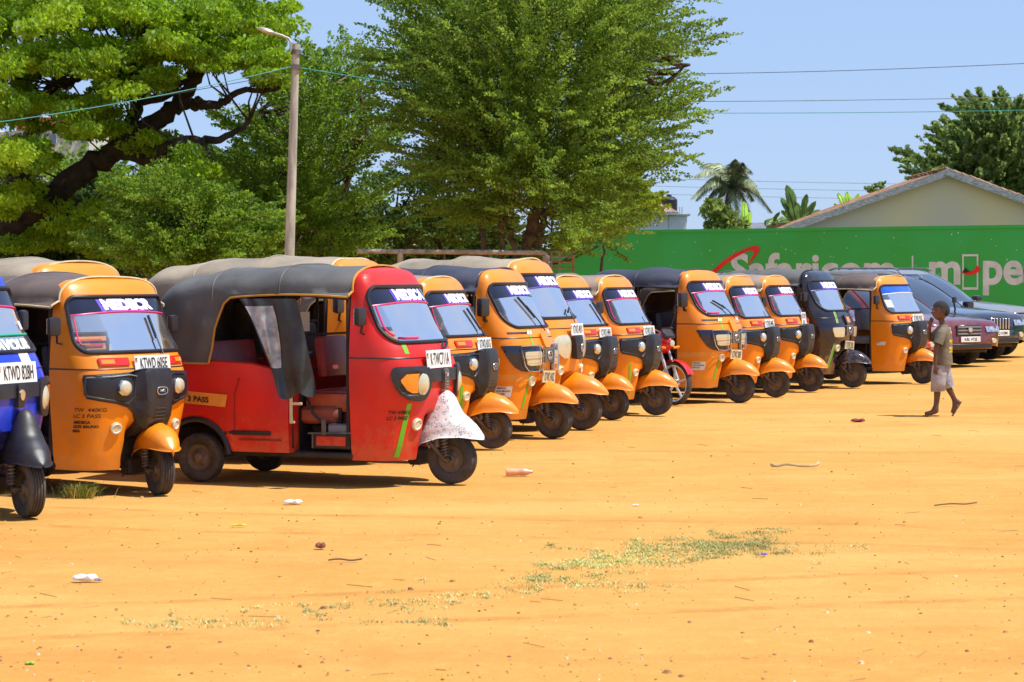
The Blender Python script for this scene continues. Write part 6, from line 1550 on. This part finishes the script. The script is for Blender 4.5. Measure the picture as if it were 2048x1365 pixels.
def tuft():
    g = gnd(160, 995); V = []; F = []
    rt = None; b = MB()
    for k in range(420):
        a = rng.uniform(0, 6.28); r0 = abs(rng.normal()) * .05; x0, y0 = r0 * math.cos(a) * 1.4, r0 * math.sin(a); hh = rng.uniform(.05, .125); ln = rng.uniform(.02, .13); w_ = .003; dx, dy = math.cos(a + rng.normal() * .5), math.sin(a + rng.normal() * .5)
        b.add([(x0 - dy * w_, y0 + dx * w_, -.01), (x0 + dy * w_, y0 - dx * w_, -.01), (x0 + dx * ln * .5 + dy * w_ * .8, y0 + dy * ln * .5 - dx * w_ * .8, hh * .75), (x0 + dx * ln * .5 - dy * w_ * .8, y0 + dy * ln * .5 + dx * w_ * .8, hh * .75), (x0 + dx * ln * 1.1, y0 + dy * ln * 1.1, hh)], [(0, 1, 2, 3), (3, 2, 4)], int(rng.integers(3)))
    o = b.build('grass_tuft', [gvg, ggrn, gdry], None, smooth=False); o.location = g; tag(o, 'spiky green grass tuft beside the front wheel of KTWD 605E', 'grass')
tuft()
def litter():
    wp = pbr('white_litter', (.8, .78, .78), .5, var=.08, bump=.4, bscale=20)
    def crumple(name, px, py, L_, W_, H_, mat, label, cat, rz=0., seg=14):
        g = gnd(px, py); G = []
        for i in range(seg):
            t = i / (seg - 1) * 2 - 1; e = math.sqrt(max(.02, 1 - t ** 4)); row = []
            for k in range(11):
                a = 2 * math.pi * k / 10; q = 1 + .25 * math.sin(3 * a + 5 * t) + .15 * math.sin(7 * t + 2 * a); row.append(Vector((t * L_ / 2, W_ / 2 * e * q * math.cos(a), max(.0, H_ / 2 + H_ / 2 * e * q * math.sin(a)))))
            row[-1] = row[0]; G.append(row)
        o = MB().grid(G).build(name, mat, None, weld=False, auto=60); o.location = g; o.rotation_euler = (0, 0, rz); return tag(o, label, cat)
    crumple('plastic_wrapper', 586, 1008, .14, .06, .03, wp, 'small crumpled white wrapper on the sand below the red auto rickshaw', 'litter', .1)
    crumple('plastic_wrapper', 170, 1162, .14, .05, .035, wp, 'white and pink crumpled wrapper in the left foreground', 'litter', .1)
    crumple('wrapper_tail', 197, 1162, .05, .02, .012, pbr('blue_litter', (.15, .25, .4), .5), 'dark bluish scrap at the tip of the left foreground wrapper', 'litter', .1)
    crumple('paper_scrap', 1271, 1011, .05, .03, .008, wp, 'tiny white paper scrap on open sand above the dry grass', 'litter')
    crumple('cloth_rag', 1716, 844, .17, .1, .035, pbr('maroon_cloth', (.2, .03, .035), .85, var=.25, bump=.4, bscale=15), 'maroon rag lying left of the walking boy', 'rag', .1)
    crumple('stone', 641, 1097, .065, .045, .035, pbr('reddish_stone', (.25, .09, .05), .9, var=.2), 'reddish brown stone above a twig in the left foreground', 'stone')
    crumple('plastic_scrap', 1528, 1111, .04, .03, .015, pbr('blue_scrap', (.1, .15, .5), .4), 'blue plastic scrap at the edge of the dry grass', 'litter')
    crumple('plastic_scrap', 476, 1052, .12, .02, .012, pbr('yellow_scrap', (.75, .48, .02), .5), 'yellow plastic strip on the sand left of centre', 'litter', .15)
    crumple('leaf_scrap', 60, 1328, .045, .03, .01, pbr('lime_scrap', (.25, .5, .03), .5), 'lime green leaf scrap at the bottom left', 'litter')
    crumple('plastic_scrap', 322, 992, .05, .02, .008, pbr('teal_scrap', (.02, .4, .25), .4), 'teal plastic scrap touching the shade of the KTWD 605E wheel', 'litter')
    # bottle
    g = gnd(1037, 951); cp = pbr('peach_plastic', (.75, .36, .2), .25, var=.1, coat=.5); b = MB(); b.lathe([(.001, -.11), (.03, -.108), (.032, -.1), (.032, -.02), (.029, 0), (.032, .02), (.032, .06), (.014, .1), (.013, .12), (.001, .121)], None, 16)
    o = b.build('plastic_bottle', cp, None); o.location = g + Vector((0, 0, .028)); o.rotation_euler = (0, 0, R(-82)); tag(o, 'empty peach tinted plastic bottle lying on the sand right of the red auto rickshaw', 'bottle')
    # curved strap
    g = gnd(1592, 937); b = MB(); pts = curve_pts([(-.21, .03, .03), (-.17, -.02, .02), (-.08, .0, .035), (.05, 0, .02), (.16, -.01, .025), (.2, .03, .045)], 6); b.tube(pts, [.018] * 4 + [.011] * (len(pts) - 8) + [.015] * 4, 7); o = b.build('plant_stalk', pbr('pale_stalk', (.5, .38, .2), .8, var=.25), None); o.location = g; tag(o, 'pale curved stalk lying alone on the open sand', 'stalk')
    for (px, py, L_, rz, lab) in ((1912, 1011, .36, .35, 'thin bent twig on the sand near the right edge'), (690, 1123, .2, -.1, 'thin twig beside the reddish stone')):
        g = gnd(px, py); b = MB(); b.tube(curve_pts([(-L_ / 2, 0, .006), (-.04, .012, .012), (L_ * .2, -.01, .008), (L_ / 2, .01, .015)], 5), .005, 5); o = b.build('twig', BARKL, None); o.location = g; o.rotation_euler = (0, 0, rz); tag(o, lab, 'twig')
    for (px, py, r_) in ((1345, 1268, .03), (1738, 1193, .04), (1685, 1045, .03), (620, 1255, .035), (615, 1042, .02)):
        pass
litter()
